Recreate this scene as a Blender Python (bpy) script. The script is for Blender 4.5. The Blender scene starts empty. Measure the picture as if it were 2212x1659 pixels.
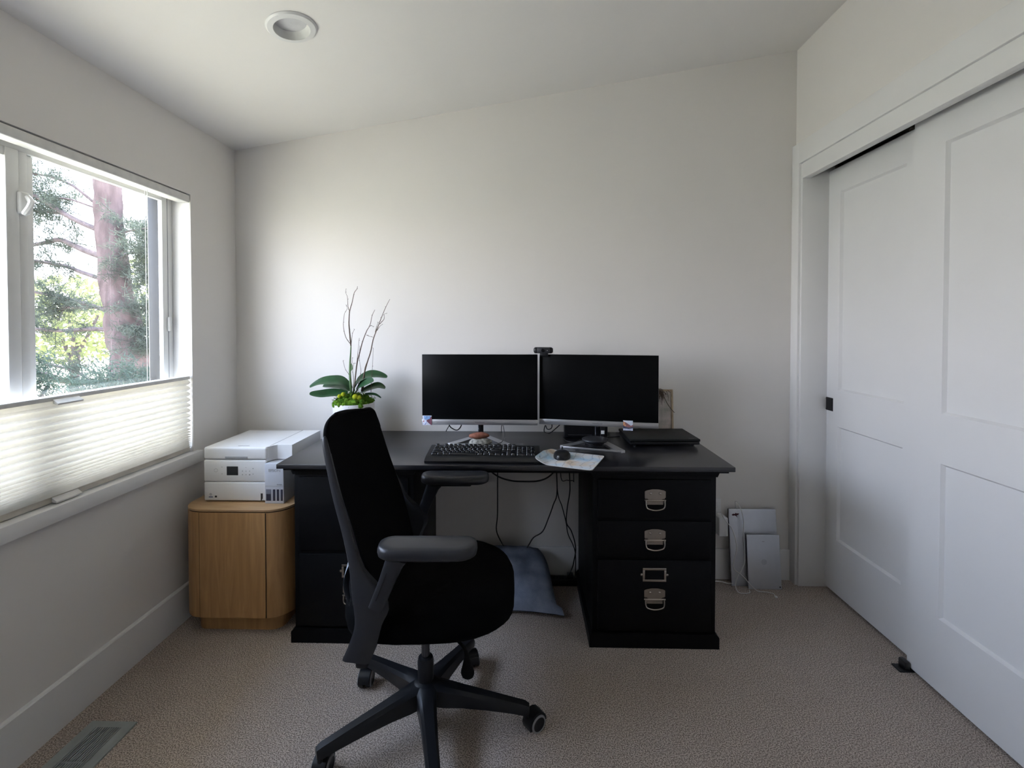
import bpy, bmesh, math, random
from mathutils import Vector, Matrix, Euler
random.seed(7)
S = bpy.context.scene
COL = S.collection
# ------------------------------------------------------------------ camera
cd = bpy.data.cameras.new('camera')
cd.sensor_width = 36.0
cd.lens = 1036.52 / 2212.0 * 36.0
cd.shift_y = -107.3 / 2212.0
cd.shift_x = -0.87 / 2212.0
cd.clip_start = 0.02
cam = bpy.data.objects.new('camera', cd)
COL.objects.link(cam)
cam.location = (0, 0, 1.3109)
cam.rotation_euler = (math.pi / 2 - 0.0182, 0, 0.0239)
S.camera = cam
# ------------------------------------------------------------------ world: hazy bright sky, bluer overhead
W = bpy.data.worlds.new('sky')
S.world = W
W.use_nodes = True
nt = W.node_tree
nt.nodes.clear()
wo = nt.nodes.new('ShaderNodeOutputWorld')
bg = nt.nodes.new('ShaderNodeBackground')
tc = nt.nodes.new('ShaderNodeTexCoord')
sx = nt.nodes.new('ShaderNodeSeparateXYZ')
cr_ = nt.nodes.new('ShaderNodeValToRGB')
cr_.color_ramp.elements[0].position = 0.0
cr_.color_ramp.elements[0].color = (0.78, 0.77, 0.76, 1)
cr_.color_ramp.elements[1].position = 0.75
cr_.color_ramp.elements[1].color = (0.52, 0.69, 1.0, 1)
e_ = cr_.color_ramp.elements.new(0.22)
e_.color = (0.75, 0.83, 1.0, 1)
nt.links.new(tc.outputs['Generated'], sx.inputs[0])
nt.links.new(sx.outputs['Z'], cr_.inputs[0])
nt.links.new(cr_.outputs[0], bg.inputs['Color'])
bg.inputs['Strength'].default_value = 17.2
nt.links.new(bg.outputs[0], wo.inputs[0])
# high sun behind the pine; an added, unseen eave keeps it off the window
sl = bpy.data.lights.new('sun', 'SUN')
sl.energy = 37.0
sl.angle = math.radians(0.6)
sl.color = (1.0, 0.97, 0.93)
sun = bpy.data.objects.new('sun', sl)
COL.objects.link(sun)
sun.location = (-6, 4, 12)
sun.rotation_euler = Vector((0.27, -0.13, -0.955)).to_track_quat('-Z', 'Y').to_euler()
# daylight portal in the window opening (guides sky sampling only)
pl_ = bpy.data.lights.new('window_portal', 'AREA')
pl_.shape = 'RECTANGLE'
pl_.size = 1.80
pl_.size_y = 1.14
pl_.cycles.is_portal = True
po = bpy.data.objects.new('window_portal', pl_)
COL.objects.link(po)
po.location = (-1.70, 1.243, 1.32)
po.rotation_euler = Vector((1, 0, 0)).to_track_quat('-Z', 'Z').to_euler()
S.view_settings.view_transform = 'Standard'
S.view_settings.look = 'None'
S.view_settings.exposure = 0.0
S.view_settings.gamma = 1.0
S.view_settings.use_curve_mapping = False
S.cycles.use_denoising = True
S.cycles.use_adaptive_sampling = True
S.cycles.adaptive_threshold = 0.06
S.cycles.use_light_tree = False
S.cycles.max_bounces = 8
S.cycles.diffuse_bounces = 4
S.cycles.glossy_bounces = 3
S.cycles.transparent_max_bounces = 16
S.cycles.transmission_bounces = 8
S.cycles.sample_clamp_indirect = 8.0

# ------------------------------------------------------------------ helpers
MATS = {}
def mat(name, col, rough=0.5, metal=0.0, spec=0.5, var=0.06, vs=30.0, bump=0.0, bs=250.0, coat=0.0, sheen=0.0, stretch=None, col2=None, bd=0.001):
    if name in MATS: return MATS[name]
    m = bpy.data.materials.new(name); m.use_nodes = True
    n = m.node_tree.nodes; l = m.node_tree.links
    p = n['Principled BSDF']
    p.inputs['Roughness'].default_value = rough
    p.inputs['Metallic'].default_value = metal
    p.inputs['Specular IOR Level'].default_value = spec
    p.inputs['Coat Weight'].default_value = coat
    p.inputs['Sheen Weight'].default_value = sheen
    t = n.new('ShaderNodeTexCoord'); mp = n.new('ShaderNodeMapping')
    l.new(t.outputs['Object'], mp.inputs[0])
    if stretch: mp.inputs['Scale'].default_value = stretch
    ns = n.new('ShaderNodeTexNoise'); ns.inputs['Scale'].default_value = vs; ns.inputs['Detail'].default_value = 5
    l.new(mp.outputs[0], ns.inputs['Vector'])
    r = n.new('ShaderNodeValToRGB')
    c2 = col2 or tuple(min(1, c * (1 + var)) for c in col)
    c1 = col if col2 else tuple(c * (1 - var) for c in col)
    r.color_ramp.elements[0].color = (*c1, 1); r.color_ramp.elements[1].color = (*c2, 1)
    r.color_ramp.elements[0].position = 0.3; r.color_ramp.elements[1].position = 0.7
    l.new(ns.outputs['Fac'], r.inputs[0]); l.new(r.outputs[0], p.inputs['Base Color'])
    if bump:
        nb = n.new('ShaderNodeTexNoise'); nb.inputs['Scale'].default_value = bs; nb.inputs['Detail'].default_value = 4
        l.new(mp.outputs[0], nb.inputs['Vector'])
        b = n.new('ShaderNodeBump'); b.inputs['Strength'].default_value = bump; b.inputs['Distance'].default_value = bd
        l.new(nb.outputs['Fac'], b.inputs['Height']); l.new(b.outputs[0], p.inputs['Normal'])
    MATS[name] = m
    return m
def glass_mat():
    m = bpy.data.materials.new('window_glass'); m.use_nodes = True
    n = m.node_tree.nodes; l = m.node_tree.links; n.clear()
    o = n.new('ShaderNodeOutputMaterial'); mx = n.new('ShaderNodeMixShader')
    t = n.new('ShaderNodeBsdfTransparent'); g = n.new('ShaderNodeBsdfGlossy'); fr = n.new('ShaderNodeMath'); lw = n.new('ShaderNodeLayerWeight'); pw_ = n.new('ShaderNodeMath')
    lw.inputs[0].default_value = 0.5; pw_.operation = 'POWER'; pw_.inputs[1].default_value = 5.0
    fr.operation = 'MULTIPLY_ADD'; fr.inputs[1].default_value = 0.7; fr.inputs[2].default_value = 0.035
    l.new(lw.outputs['Facing'], pw_.inputs[0]); l.new(pw_.outputs[0], fr.inputs[0]); g.inputs['Roughness'].default_value = 0.02
    t.inputs[0].default_value = (0.975, 0.975, 0.98, 1)
    l.new(fr.outputs[0], mx.inputs[0]); l.new(t.outputs[0], mx.inputs[1]); l.new(g.outputs[0], mx.inputs[2]); l.new(mx.outputs[0], o.inputs[0])
    return m
def trans_mat(name, col, tcol, fac=0.5, vs=60, var=0.05):
    m = bpy.data.materials.new(name); m.use_nodes = True
    n = m.node_tree.nodes; l = m.node_tree.links; n.clear()
    o = n.new('ShaderNodeOutputMaterial'); mx = n.new('ShaderNodeMixShader')
    d = n.new('ShaderNodeBsdfDiffuse'); t = n.new('ShaderNodeBsdfTranslucent')
    tc_ = n.new('ShaderNodeTexCoord'); ns = n.new('ShaderNodeTexNoise'); ns.inputs['Scale'].default_value = vs
    l.new(tc_.outputs['Object'], ns.inputs['Vector'])
    for sh, c in ((d, col), (t, tcol)):
        r = n.new('ShaderNodeValToRGB')
        r.color_ramp.elements[0].color = (*[x * (1 - var) for x in c], 1); r.color_ramp.elements[1].color = (*[min(1, x * (1 + var)) for x in c], 1)
        l.new(ns.outputs['Fac'], r.inputs[0]); l.new(r.outputs[0], sh.inputs[0])
    mx.inputs[0].default_value = fac
    l.new(d.outputs[0], mx.inputs[1]); l.new(t.outputs[0], mx.inputs[2]); l.new(mx.outputs[0], o.inputs[0])
    return m
def wood_mat(name, c1, c2, stretch=(6, 6, 0.5), rough=0.5):
    m = bpy.data.materials.new(name); m.use_nodes = True
    n = m.node_tree.nodes; l = m.node_tree.links; p = n['Principled BSDF']
    p.inputs['Roughness'].default_value = rough
    t = n.new('ShaderNodeTexCoord'); mp = n.new('ShaderNodeMapping'); mp.inputs['Scale'].default_value = stretch
    ns = n.new('ShaderNodeTexNoise'); ns.inputs['Scale'].default_value = 7; ns.inputs['Detail'].default_value = 8; ns.inputs['Distortion'].default_value = 1.2
    r = n.new('ShaderNodeValToRGB'); r.color_ramp.elements[0].color = (*c1, 1); r.color_ramp.elements[1].color = (*c2, 1)
    r.color_ramp.elements[0].position = .32; r.color_ramp.elements[1].position = .68
    l.new(t.outputs['Object'], mp.inputs[0]); l.new(mp.outputs[0], ns.inputs['Vector']); l.new(ns.outputs['Fac'], r.inputs[0]); l.new(r.outputs[0], p.inputs['Base Color'])
    return m

def catmull(pts, n=6):
    P = [Vector(p) for p in pts]
    if len(P) < 3: return P
    out = []
    for i in range(len(P) - 1):
        p0 = P[max(i - 1, 0)]; p1 = P[i]; p2 = P[i + 1]; p3 = P[min(i + 2, len(P) - 1)]
        for k in range(n):
            t = k / n
            out.append(0.5 * ((2 * p1) + (p2 - p0) * t + (2 * p0 - 5 * p1 + 4 * p2 - p3) * t * t + (3 * p1 - p0 - 3 * p2 + p3) * t ** 3))
    out.append(P[-1])
    return out

class MB:
    def __init__(s): s.v = []; s.f = []; s.m = []
    def add(s, vs, fs, m=0):
        o = len(s.v); s.v += [tuple(v) for v in vs]
        for f in fs: s.f.append(tuple(i + o for i in f)); s.m.append(m)
        return s
    def box(s, x0, x1, y0, y1, z0, z1, m=0):
        return s.add([(x0,y0,z0),(x1,y0,z0),(x1,y1,z0),(x0,y1,z0),(x0,y0,z1),(x1,y0,z1),(x1,y1,z1),(x0,y1,z1)],
                     [(3,2,1,0),(4,5,6,7),(0,1,5,4),(1,2,6,5),(2,3,7,6),(3,0,4,7)], m)
    def rbox(s, x0, x1, y0, y1, z0, z1, r=0.004, seg=2, m=0, sel=None):
        bm = bmesh.new()
        vs = [bm.verts.new(p) for p in [(x0,y0,z0),(x1,y0,z0),(x1,y1,z0),(x0,y1,z0),(x0,y0,z1),(x1,y0,z1),(x1,y1,z1),(x0,y1,z1)]]
        for f in [(3,2,1,0),(4,5,6,7),(0,1,5,4),(1,2,6,5),(2,3,7,6),(3,0,4,7)]: bm.faces.new([vs[i] for i in f])
        es = list(bm.edges)
        if sel:
            def ok(e):
                d = e.verts[1].co - e.verts[0].co
                ax = max(range(3), key=lambda i: abs(d[i]))
                return 'xyz'[ax] in sel
            es = [e for e in es if ok(e)]
        bmesh.ops.bevel(bm, geom=es, offset=r, segments=seg, profile=0.5, affect='EDGES')
        bm.verts.index_update()
        s.add([v.co[:] for v in bm.verts], [[v.index for v in f.verts] for f in bm.faces], m)
        bm.free(); return s
    def tube(s, pts, r, n=8, m=0, cap=True):
        P = [Vector(p) for p in pts]; N = len(P)
        R = r if isinstance(r, (list, tuple)) else [r] * N
        T = [(P[min(i + 1, N - 1)] - P[max(i - 1, 0)]).normalized() for i in range(N)]
        u = T[0].cross(Vector((0, 0, 1)))
        if u.length < 1e-3: u = T[0].cross(Vector((1, 0, 0)))
        u.normalize(); rings = []
        for i in range(N):
            u = (u - T[i] * u.dot(T[i]))
            if u.length < 1e-6: u = T[i].orthogonal()
            u.normalize(); w = T[i].cross(u)
            rings.append([P[i] + (u * math.cos(2 * math.pi * k / n) + w * math.sin(2 * math.pi * k / n)) * R[i] for k in range(n)])
        return s.loft(rings, m, cap)
    def loft(s, rings, m=0, cap=True, closed=True):
        n = len(rings[0]); vs = [v for r in rings for v in r]; fs = []
        for i in range(len(rings) - 1):
            for k in range(n if closed else n - 1):
                a = i * n + k; b = i * n + (k + 1) % n
                fs.append((a, b, b + n, a + n))
        if cap:
            fs.append(tuple(reversed(range(n)))); fs.append(tuple(range((len(rings) - 1) * n, len(rings) * n)))
        return s.add(vs, fs, m)
    def lathe(s, prof, c=(0, 0, 0), n=24, axis='z', m=0, cap=True):
        rings = []
        for r, h in prof:
            ring = []
            for k in range(n):
                a = 2 * math.pi * k / n; p = (r * math.cos(a), r * math.sin(a), h)
                if axis == 'x': p = (p[2], p[0], p[1])
                if axis == 'y': p = (p[1], p[2], p[0])
                ring.append((p[0] + c[0], p[1] + c[1], p[2] + c[2]))
            rings.append(ring)
        return s.loft(rings, m, cap)
    def prism(s, poly, axis, lo, hi, m=0):
        def P(a, b, h): return {'x': (h, a, b), 'y': (a, h, b), 'z': (a, b, h)}[axis]
        return s.loft([[P(a, b, lo) for a, b in poly], [P(a, b, hi) for a, b in poly]], m)
    def grid(s, fn, nu, nv, m=0):
        vs = [fn(i / (nu - 1), j / (nv - 1)) for i in range(nu) for j in range(nv)]
        fs = [(i * nv + j, (i + 1) * nv + j, (i + 1) * nv + j + 1, i * nv + j + 1) for i in range(nu - 1) for j in range(nv - 1)]
        return s.add(vs, fs, m)
    def mesh(s, name, mats, smooth=35):
        me = bpy.data.meshes.new(name); me.from_pydata(s.v, [], s.f)
        for mm in (mats if isinstance(mats, (list, tuple)) else [mats]): me.materials.append(mm)
        me.polygons.foreach_set('material_index', s.m)
        bm = bmesh.new(); bm.from_mesh(me); bmesh.ops.recalc_face_normals(bm, faces=bm.faces); bm.to_mesh(me); bm.free()
        if smooth:
            me.polygons.foreach_set('use_smooth', [True] * len(me.polygons))
            me.set_sharp_from_angle(angle=math.radians(smooth))
        me.update(); return me
    def build(s, name, mats, parent=None, smooth=35, loc=None, rot=None):
        return link(name, s.mesh(name, mats, smooth), parent, loc, rot)
def link(name, me, parent=None, loc=None, rot=None):
    o = bpy.data.objects.new(name, me); COL.objects.link(o)
    if parent: o.parent = parent
    if loc: o.location = loc
    if rot: o.rotation_euler = rot
    return o
def tag(o, label, cat=None, group=None, kind=None):
    o['label'] = label
    if cat: o['category'] = cat
    if group: o['group'] = group
    if kind: o['kind'] = kind
    return o
def thing(name, label, cat, loc=(0, 0, 0), rot=(0, 0, 0), group=None, kind=None):
    o = bpy.data.objects.new(name, None); COL.objects.link(o); o.empty_display_size = 0.05
    o.location = loc; o.rotation_euler = rot
    return tag(o, label, cat, group, kind)
def text(name, body, size, parent, loc, rot, m, ext=0.0004):
    c = bpy.data.curves.new(name, 'FONT'); c.body = body; c.size = size; c.extrude = ext
    c.align_x = 'CENTER'; c.align_y = 'CENTER'; c.materials.append(m)
    tmp = bpy.data.objects.new(name, c); COL.objects.link(tmp)
    me = bpy.data.meshes.new_from_object(tmp); me.name = name
    bpy.data.objects.remove(tmp); bpy.data.curves.remove(c)
    return link(name, me, parent, loc, rot)

# ------------------------------------------------------------------ materials
WALL = mat('wall_paint', (0.815, 0.787, 0.757), 0.75, spec=0.3, var=0.01, vs=3)
CEIL = mat('ceiling_paint', (0.86, 0.84, 0.82), 0.85, spec=0.2, var=0.01, vs=3)
TRIM = mat('trim_paint', (0.84, 0.835, 0.83), 0.42, var=0.01, vs=4)
DOORP = mat('door_paint', (0.82, 0.82, 0.825), 0.45, var=0.01, vs=4)
VINYL = mat('white_vinyl', (0.80, 0.80, 0.79), 0.35, var=0.01)
DARKV = mat('dark_outer_frame', (0.014, 0.015, 0.018), 0.5, spec=.3)
GLASS = glass_mat()
SHADE = trans_mat('shade_fabric', (0.84, 0.82, 0.78), (0.84, 0.80, 0.70), 0.13)
SHADER_ = mat('shade_rail', (0.74, 0.73, 0.71), 0.4)
BLACKW = mat('black_desk_paint', (0.0035, 0.0035, 0.004), 0.5, spec=0.16, var=0.1, vs=12, stretch=(1, 8, 1))
TOPW = mat('black_desk_top', (0.009, 0.0092, 0.012), 0.30, spec=0.75, var=0.1, vs=10, stretch=(1, 6, 1))
NICKEL = mat('brushed_nickel', (0.42, 0.385, 0.345), 0.26, metal=1.0, var=0.05)
OAK = wood_mat('oak_veneer', (0.40, 0.215, 0.085), (0.53, 0.30, 0.125))
OAKT = wood_mat('oak_top', (0.42, 0.26, 0.13), (0.52, 0.34, 0.18), (0.6, 6, 6))
GAP = mat('dark_gap', (0.02, 0.016, 0.012), 0.8)
PRW = mat('printer_white', (0.86, 0.86, 0.87), 0.38, var=0.01)
PRG = mat('printer_grey', (0.56, 0.58, 0.64), 0.4, var=0.01)
PRD = mat('printer_dark', (0.03, 0.033, 0.036), 0.3)
PRL = mat('printer_line', (0.34, 0.345, 0.36), 0.5)
INK = mat('ink_window', (0.045, 0.045, 0.07), 0.15)
INKH = mat('ink_window_half', (0.22, 0.23, 0.28), 0.2)
PLASTIC = mat('black_plastic', (0.008, 0.0083, 0.010), 0.40, spec=0.35, var=0.1)
PLASTG = mat('charcoal_plastic', (0.020, 0.021, 0.026), 0.38, spec=0.45, var=0.08)
FABRIC = mat('black_mesh_fabric', (0.0028, 0.0028, 0.003), 0.95, spec=0.06, var=0.3, vs=300, bump=0.3, bs=600)
RUBBER = mat('grey_wheel_tread', (0.25, 0.25, 0.255), 0.6)
LUMB = mat('grey_lumbar', (0.26, 0.28, 0.31), 0.5)
SCREEN = mat('screen_glass', (0.003, 0.0033, 0.0036), 0.30, spec=0.10, var=0.02)
SILVER = mat('silver_bezel', (0.50, 0.50, 0.52), 0.32, metal=0.85, var=0.03, vs=8)
SILVD = mat('grey_lettering', (0.12, 0.12, 0.13), 0.5)
CHROME = mat('dark_chrome', (0.10, 0.10, 0.11), 0.18, metal=0.9)
KEYB = mat('keyboard_black', (0.009, 0.0093, 0.011), 0.42, spec=0.4)
KEYC = mat('keycap_black', (0.012, 0.0125, 0.015), 0.20, spec=0.8)
CABLE = mat('black_cable', (0.006, 0.006, 0.006), 0.5)
WCABLE = mat('white_cable', (0.70, 0.70, 0.69), 0.45)
ALU = mat('aluminium_lid', (0.62, 0.64, 0.69), 0.38, metal=0.55, var=0.02)
ALUD = mat('dark_edge', (0.03, 0.03, 0.035), 0.4)
WHITEP = mat('white_ceramic', (0.78, 0.78, 0.78), 0.3, var=0.01)
LEAF = mat('orchid_leaf', (0.022, 0.075, 0.028), 0.35, var=0.25, vs=25)
STEM = mat('orchid_stem', (0.10, 0.18, 0.07), 0.5)
TWIG = mat('dry_twig', (0.10, 0.065, 0.045), 0.7, var=0.3, vs=120)
MOSS = mat('green_moss', (0.045, 0.13, 0.012), 0.95, spec=0.1, var=0.4, vs=60, col2=(0.13, 0.24, 0.02))
MOSSY = mat('yellow_moss', (0.32, 0.36, 0.02), 0.9, spec=0.1, var=0.3, vs=90)
BLUEF = mat('blue_grey_plush', (0.135, 0.16, 0.22), 0.95, spec=0.1, vs=14, bump=0.5, bs=320, col2=(0.27, 0.31, 0.40), bd=0.003)

# ------------------------------------------------------------------ room shell
XL, XR, YB, YF = -1.5167, 1.3875, 2.4969, -1.25
ZL, ZR = 2.2278, 2.7082
KS = (ZR - ZL) / (XR - XL)
WY0, WY1, WZ0, WZ1 = 0.33, 2.157, 0.735, 1.9063
def carpet():
    m = bpy.data.materials.new('loop_carpet'); m.use_nodes = True
    n = m.node_tree.nodes; l = m.node_tree.links; p = n['Principled BSDF']
    p.inputs['Roughness'].default_value = 1.0; p.inputs['Specular IOR Level'].default_value = 0.05
    p.inputs['Sheen Weight'].default_value = 0.15
    t = n.new('ShaderNodeTexCoord')
    a = n.new('ShaderNodeTexNoise'); a.inputs['Scale'].default_value = 260; a.inputs['Detail'].default_value = 3
    b = n.new('ShaderNodeTexNoise'); b.inputs['Scale'].default_value = 14; b.inputs['Detail'].default_value = 4
    v = n.new('ShaderNodeTexVoronoi'); v.inputs['Scale'].default_value = 190
    for q in (a, b, v): l.new(t.outputs['Object'], q.inputs['Vector'])
    r1 = n.new('ShaderNodeValToRGB'); r1.color_ramp.elements[0].color = (0.20, 0.16, 0.135, 1); r1.color_ramp.elements[1].color = (0.66, 0.565, 0.49, 1)
    r1.color_ramp.elements[0].position = .40; r1.color_ramp.elements[1].position = .60
    r2 = n.new('ShaderNodeValToRGB'); r2.color_ramp.elements[0].color = (0.86, 0.85, 0.84, 1); r2.color_ramp.elements[1].color = (1, 1, 1, 1)
    mx = n.new('ShaderNodeMix'); mx.data_type = 'RGBA'; mx.blend_type = 'MULTIPLY'; mx.inputs[0].default_value = 1
    l.new(a.outputs['Fac'], r1.inputs[0]); l.new(b.outputs['Fac'], r2.inputs[0])
    l.new(r1.outputs[0], mx.inputs[6]); l.new(r2.outputs[0], mx.inputs[7]); l.new(mx.outputs[2], p.inputs['Base Color'])
    bp = n.new('ShaderNodeBump'); bp.inputs['Strength'].default_value = 0.5; bp.inputs['Distance'].default_value = 0.004
    l.new(v.outputs['Distance'], bp.inputs['Height']); l.new(bp.outputs[0], p.inputs['Normal'])
    return m
CARPET = carpet()
tag(MB().box(-1.75, 2.2, YF - .1, YB + .12, -0.12, 0).build('floor', CARPET, smooth=0), 'beige grey low pile carpet covering the floor', kind='structure')
c = MB()
zc = lambda x: ZL + KS * (x - XL)
c.prism([(-1.72, zc(-1.72) + .10), (2.2, zc(2.2) + .10), (2.2, zc(2.2) + .14), (-1.72, zc(-1.72) + .14)], 'y', YF - .1, YB + .12)
LX, LY = -.805, 1.662
qa, qb, qc, qd = LX - .1, LX + .1, LY - .1, LY + .1
for a0, a1, b0, b1 in ((-1.72, qa, YF - .1, YB + .12), (qb, 2.2, YF - .1, YB + .12), (qa, qb, YF - .1, qc), (qa, qb, qd, YB + .12)):
    c.add([(a0, b0, zc(a0)), (a1, b0, zc(a1)), (a1, b1, zc(a1)), (a0, b1, zc(a0))], [(3, 2, 1, 0)])
ri, ro = [], []
for k in range(32):
    a = 2 * math.pi * k / 32 + math.pi / 32; ca_, sa_ = math.cos(a), math.sin(a); m_ = .1 / max(abs(ca_), abs(sa_))
    ri.append((LX + .062 * ca_, LY + .062 * sa_, zc(LX + .062 * ca_))); ro.append((LX + m_ * ca_, LY + m_ * sa_, zc(LX + m_ * ca_)))
c.loft([ro, ri, [(p[0], p[1], p[2] + .06) for p in ri]], cap=False)
for sx1, sy1 in ((1, 1), (-1, 1), (-1, -1), (1, -1)):   # square corners round the hole
    near = sorted(ro, key=lambda p: -(sx1 * p[0] + sy1 * p[1]))[:2]
    cx1, cy1 = LX + sx1 * .1, LY + sy1 * .1
    c.add([near[0], (cx1, cy1, zc(cx1)), near[1]], [(0, 1, 2)])
tag(c.build('ceiling', CEIL, smooth=0), 'off white ceiling sloping up towards the closet', kind='structure')
tag(MB().box(-1.72, 2.2, YB, YB + .12, 0, 2.95).build('wall_back', WALL, smooth=0), 'plain off white wall behind the desk', kind='structure')
tag(MB().box(-1.72, 2.2, YF - .1, YF, 0, 2.95).build('wall_front', WALL, smooth=0), 'plain wall opposite the desk behind the viewer', kind='structure')
w = MB()
XO = XL - 0.165
w.box(XO, XL, YF, WY0, 0, 2.5); w.box(XO, XL, WY1, YB, 0, 2.5)
w.box(XO, XL, WY0, WY1, 0, WZ0 - .045); w.box(XO, XL, WY0, WY1, WZ1, 2.5)
tag(w.build('wall_left', WALL, smooth=0), 'off white wall with the window opening', kind='structure')
# right wall with closet recess
CY0, CY1, CZ = 1.16, 2.435, 2.115
w = MB()
w.box(XR, XR + .12, YF, CY0, 0, 2.95); w.box(XR, XR + .12, CY1, YB, 0, 2.95); w.box(XR, XR + .12, CY0, CY1, CZ, 2.95)
w.box(2.05, 2.17, YF, YB, 0, 2.95); w.box(XR + .12, 2.05, CY0 - .25, CY0 - .15, 0, 2.95)
w.box(XR + .19, 2.05, CY1 + .045, CY1 + .06, 0, 2.95)
tag(w.build('wall_right', WALL, smooth=0), 'off white wall above and around the closet', kind='structure')
ev = MB(); ev.prism([(XO - .35, 2.17), (XO + .01, 2.20), (XO + .01, 2.42), (XO - .35, 2.26)], 'y', YF - .1, 3.4)  # unseen overhang, added to block direct sun from the window
tag(ev.build('sun_block_eave', TRIM, smooth=0), 'unseen white eave added above the window to block the sun', kind='structure')
# baseboards
BH = .1565
def bprof(x0, s): return [(x0, 0), (x0 + s * .016, 0), (x0 + s * .016, BH - .004), (x0 + s * .012, BH), (x0, BH)]
b = MB(); b.prism(bprof(XL, 1), 'y', YF, YB - .016)
tag(b.build('baseboard_left', TRIM, smooth=0), 'tall white baseboard under the window wall', kind='structure')
b = MB(); b.prism(bprof(YB, -1), 'x', XL, XR)
tag(b.build('baseboard_back', TRIM, smooth=0), 'tall white baseboard along the wall behind the desk', kind='structure')
b = MB(); b.prism(bprof(XR, -1), 'y', YF, CY0 - .08)
tag(b.build('baseboard_right', TRIM, smooth=0), 'white baseboard beside the closet', kind='structure')
# closet casing
t2 = thing('trim_2', 'white stepped casing around the closet opening', None, kind='structure')
MB().rbox(XR - .02, XR + .002, CY1, YB - .001, 0, CZ + .105, .002).build('casing_stile', TRIM, t2)
MB().rbox(XR - .02, XR + .002, CY0 - .075, CY0, 0, CZ + .105, .002).build('casing_stile', TRIM, t2)
MB().rbox(XR - .02, XR + .002, CY0, CY1, CZ, CZ + .105, .002).build('casing_head', TRIM, t2)
MB().rbox(XR - .008, XR + .03, CY0 + .001, CY1 - .012, 2.04, CZ + .03, .002).build('fascia', TRIM, t2)
MB().rbox(XR - .008, XR + .15, CY1 - .012, CY1 + .04, 0, CZ, .002).build('jamb', TRIM, t2)
MB().rbox(XR - .008, XR + .15, CY0 - .03, CY0 + .002, 0, CZ, .002).build('jamb', TRIM, t2)
MB().box(XR + .06, XR + .16, CY0, CY1, 2.095, 2.112).build('track', mat('dark_track', (.05, .05, .045), .5), t2)
# closet doors: two panel shaker
def shaker(name, label, X, y0, y1, z0, z1, py0, py1, pz):
    d = thing(name, label, None, kind='structure')
    th = .034
    for a, bb in ((y0, py0), (py1, y1)): MB().box(X, X + th, a, bb, z0, z1).build('stile', DOORP, d, 0)
    zs = [z0] + [q for r in pz for q in r] + [z1]
    for i in range(0, len(zs), 2): MB().box(X, X + th, py0, py1, zs[i], zs[i + 1]).build('rail', DOORP, d, 0)
    for (a, bb) in pz:
        e = .008; q = .012
        o = [(X, py0, a), (X, py1, a), (X, py1, bb), (X, py0, bb)]
        n_ = [(X + q, py0 + e, a + e), (X + q, py1 - e, a + e), (X + q, py1 - e, bb - e), (X + q, py0 + e, bb - e)]
        k = [(X + th - .004, *p[1:]) for p in o]
        MB().add(o + n_ + k, [(0, 1, 5, 4), (1, 2, 6, 5), (2, 3, 7, 6), (3, 0, 4, 7), (4, 5, 6, 7), (8, 11, 10, 9)] +
                 [(0, 8, 9, 1), (1, 9, 10, 2), (2, 10, 11, 3), (3, 11, 8, 0)]).build('panel', DOORP, d, 0)
    return d
PZ = [(.272, .824), (1.0, 1.952)]
dA = shaker('door_1', 'white two panel sliding closet door with black pull, rear track', 1.510, 1.80, 2.478, .012, 2.07, 1.942, 2.338, PZ)
dB = shaker('door_2', 'white two panel sliding closet door nearest the viewer', 1.468, 1.17, 1.852, .012, 2.076, 1.306, 1.718, PZ)
BLACKM = mat('black_metal', (0.012, 0.012, 0.013), 0.4)
pm = MB(); pm.rbox(1.506, 1.512, 2.374, 2.443, .892, .956, .002); pm.box(1.5045, 1.507, 2.379, 2.383, .897, .951); pm.box(1.5045, 1.507, 2.434, 2.438, .897, .951)
pm.box(1.5045, 1.507, 2.379, 2.438, .897, .900); pm.box(1.5045, 1.507, 2.379, 2.438, .948, .951)
tag(pm.build('pull', BLACKM, dA), 'square black recessed pull')
for yy in (2.38, 1.93):
    MB().box(1.52, 1.54, yy - .015, yy + .015, 2.07, 2.093).build('hanger', NICKEL, dA, 0)
g = thing('floor_guide', 'small black door guide on the carpet between the closet doors', 'door guide', (1.455, 1.845, 0))
MB().rbox(-.035, .085, -.022, .022, 0, .006, .002).build('base_plate', BLACKM, g)
MB().rbox(-.012, .008, -.018, .018, .006, .036, .004).build('fin', BLACKM, g)

# ------------------------------------------------------------------ window
win = thing('window_1', 'white vinyl sliding window with garden view', None, kind='structure')
FX0, FX1 = XL - .104, XL - .085
f = lambda *a: MB().rbox(*a, .003)
f(FX0, FX1, 2.095, WY1, WZ0, WZ1).build('frame_jamb', VINYL, win)
f(FX0, FX1, WY0, WY0 + .06, WZ0, WZ1).build('frame_jamb', VINYL, win)
f(FX0, FX1, WY0 + .06, 2.095, 1.864, WZ1).build('frame_head', VINYL, win)
f(FX0, FX1, WY0 + .06, 2.095, WZ0, .765).build('frame_sill', VINYL, win)
MB().box(FX1 - .001, FX1 + .0015, 2.124, 2.1265, WZ0, WZ1).build('frame_groove', PRL, win, 0)
f(XL - .125, XL - .098, 1.515, 1.55, .765, 1.864).build('meeting_stile', VINYL, win)
f(XL - .112, XL - .080, 1.488, 1.515, .765, 1.864).build('meeting_stile', VINYL, win)
sash = MB()
sash.rbox(XL - .112, XL - .078, 1.447, 1.487, .765, 1.864, .003); sash.rbox(XL - .112, XL - .082, .94, .975, .765, 1.864, .003)
sash.rbox(XL - .112, XL - .082, .975, 1.447, 1.835, 1.864, .003); sash.rbox(XL - .112, XL - .082, .975, 1.447, .765, .795, .003)
sash.build('sliding_sash', VINYL, win)
MB().box(XL - .104, XL - .099, 1.55, 2.095, .765, 1.864).build('pane', GLASS, win, 0)
MB().box(XL - .098, XL - .094, .975, 1.447, .795, 1.835).build('pane', GLASS, win, 0)
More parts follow.
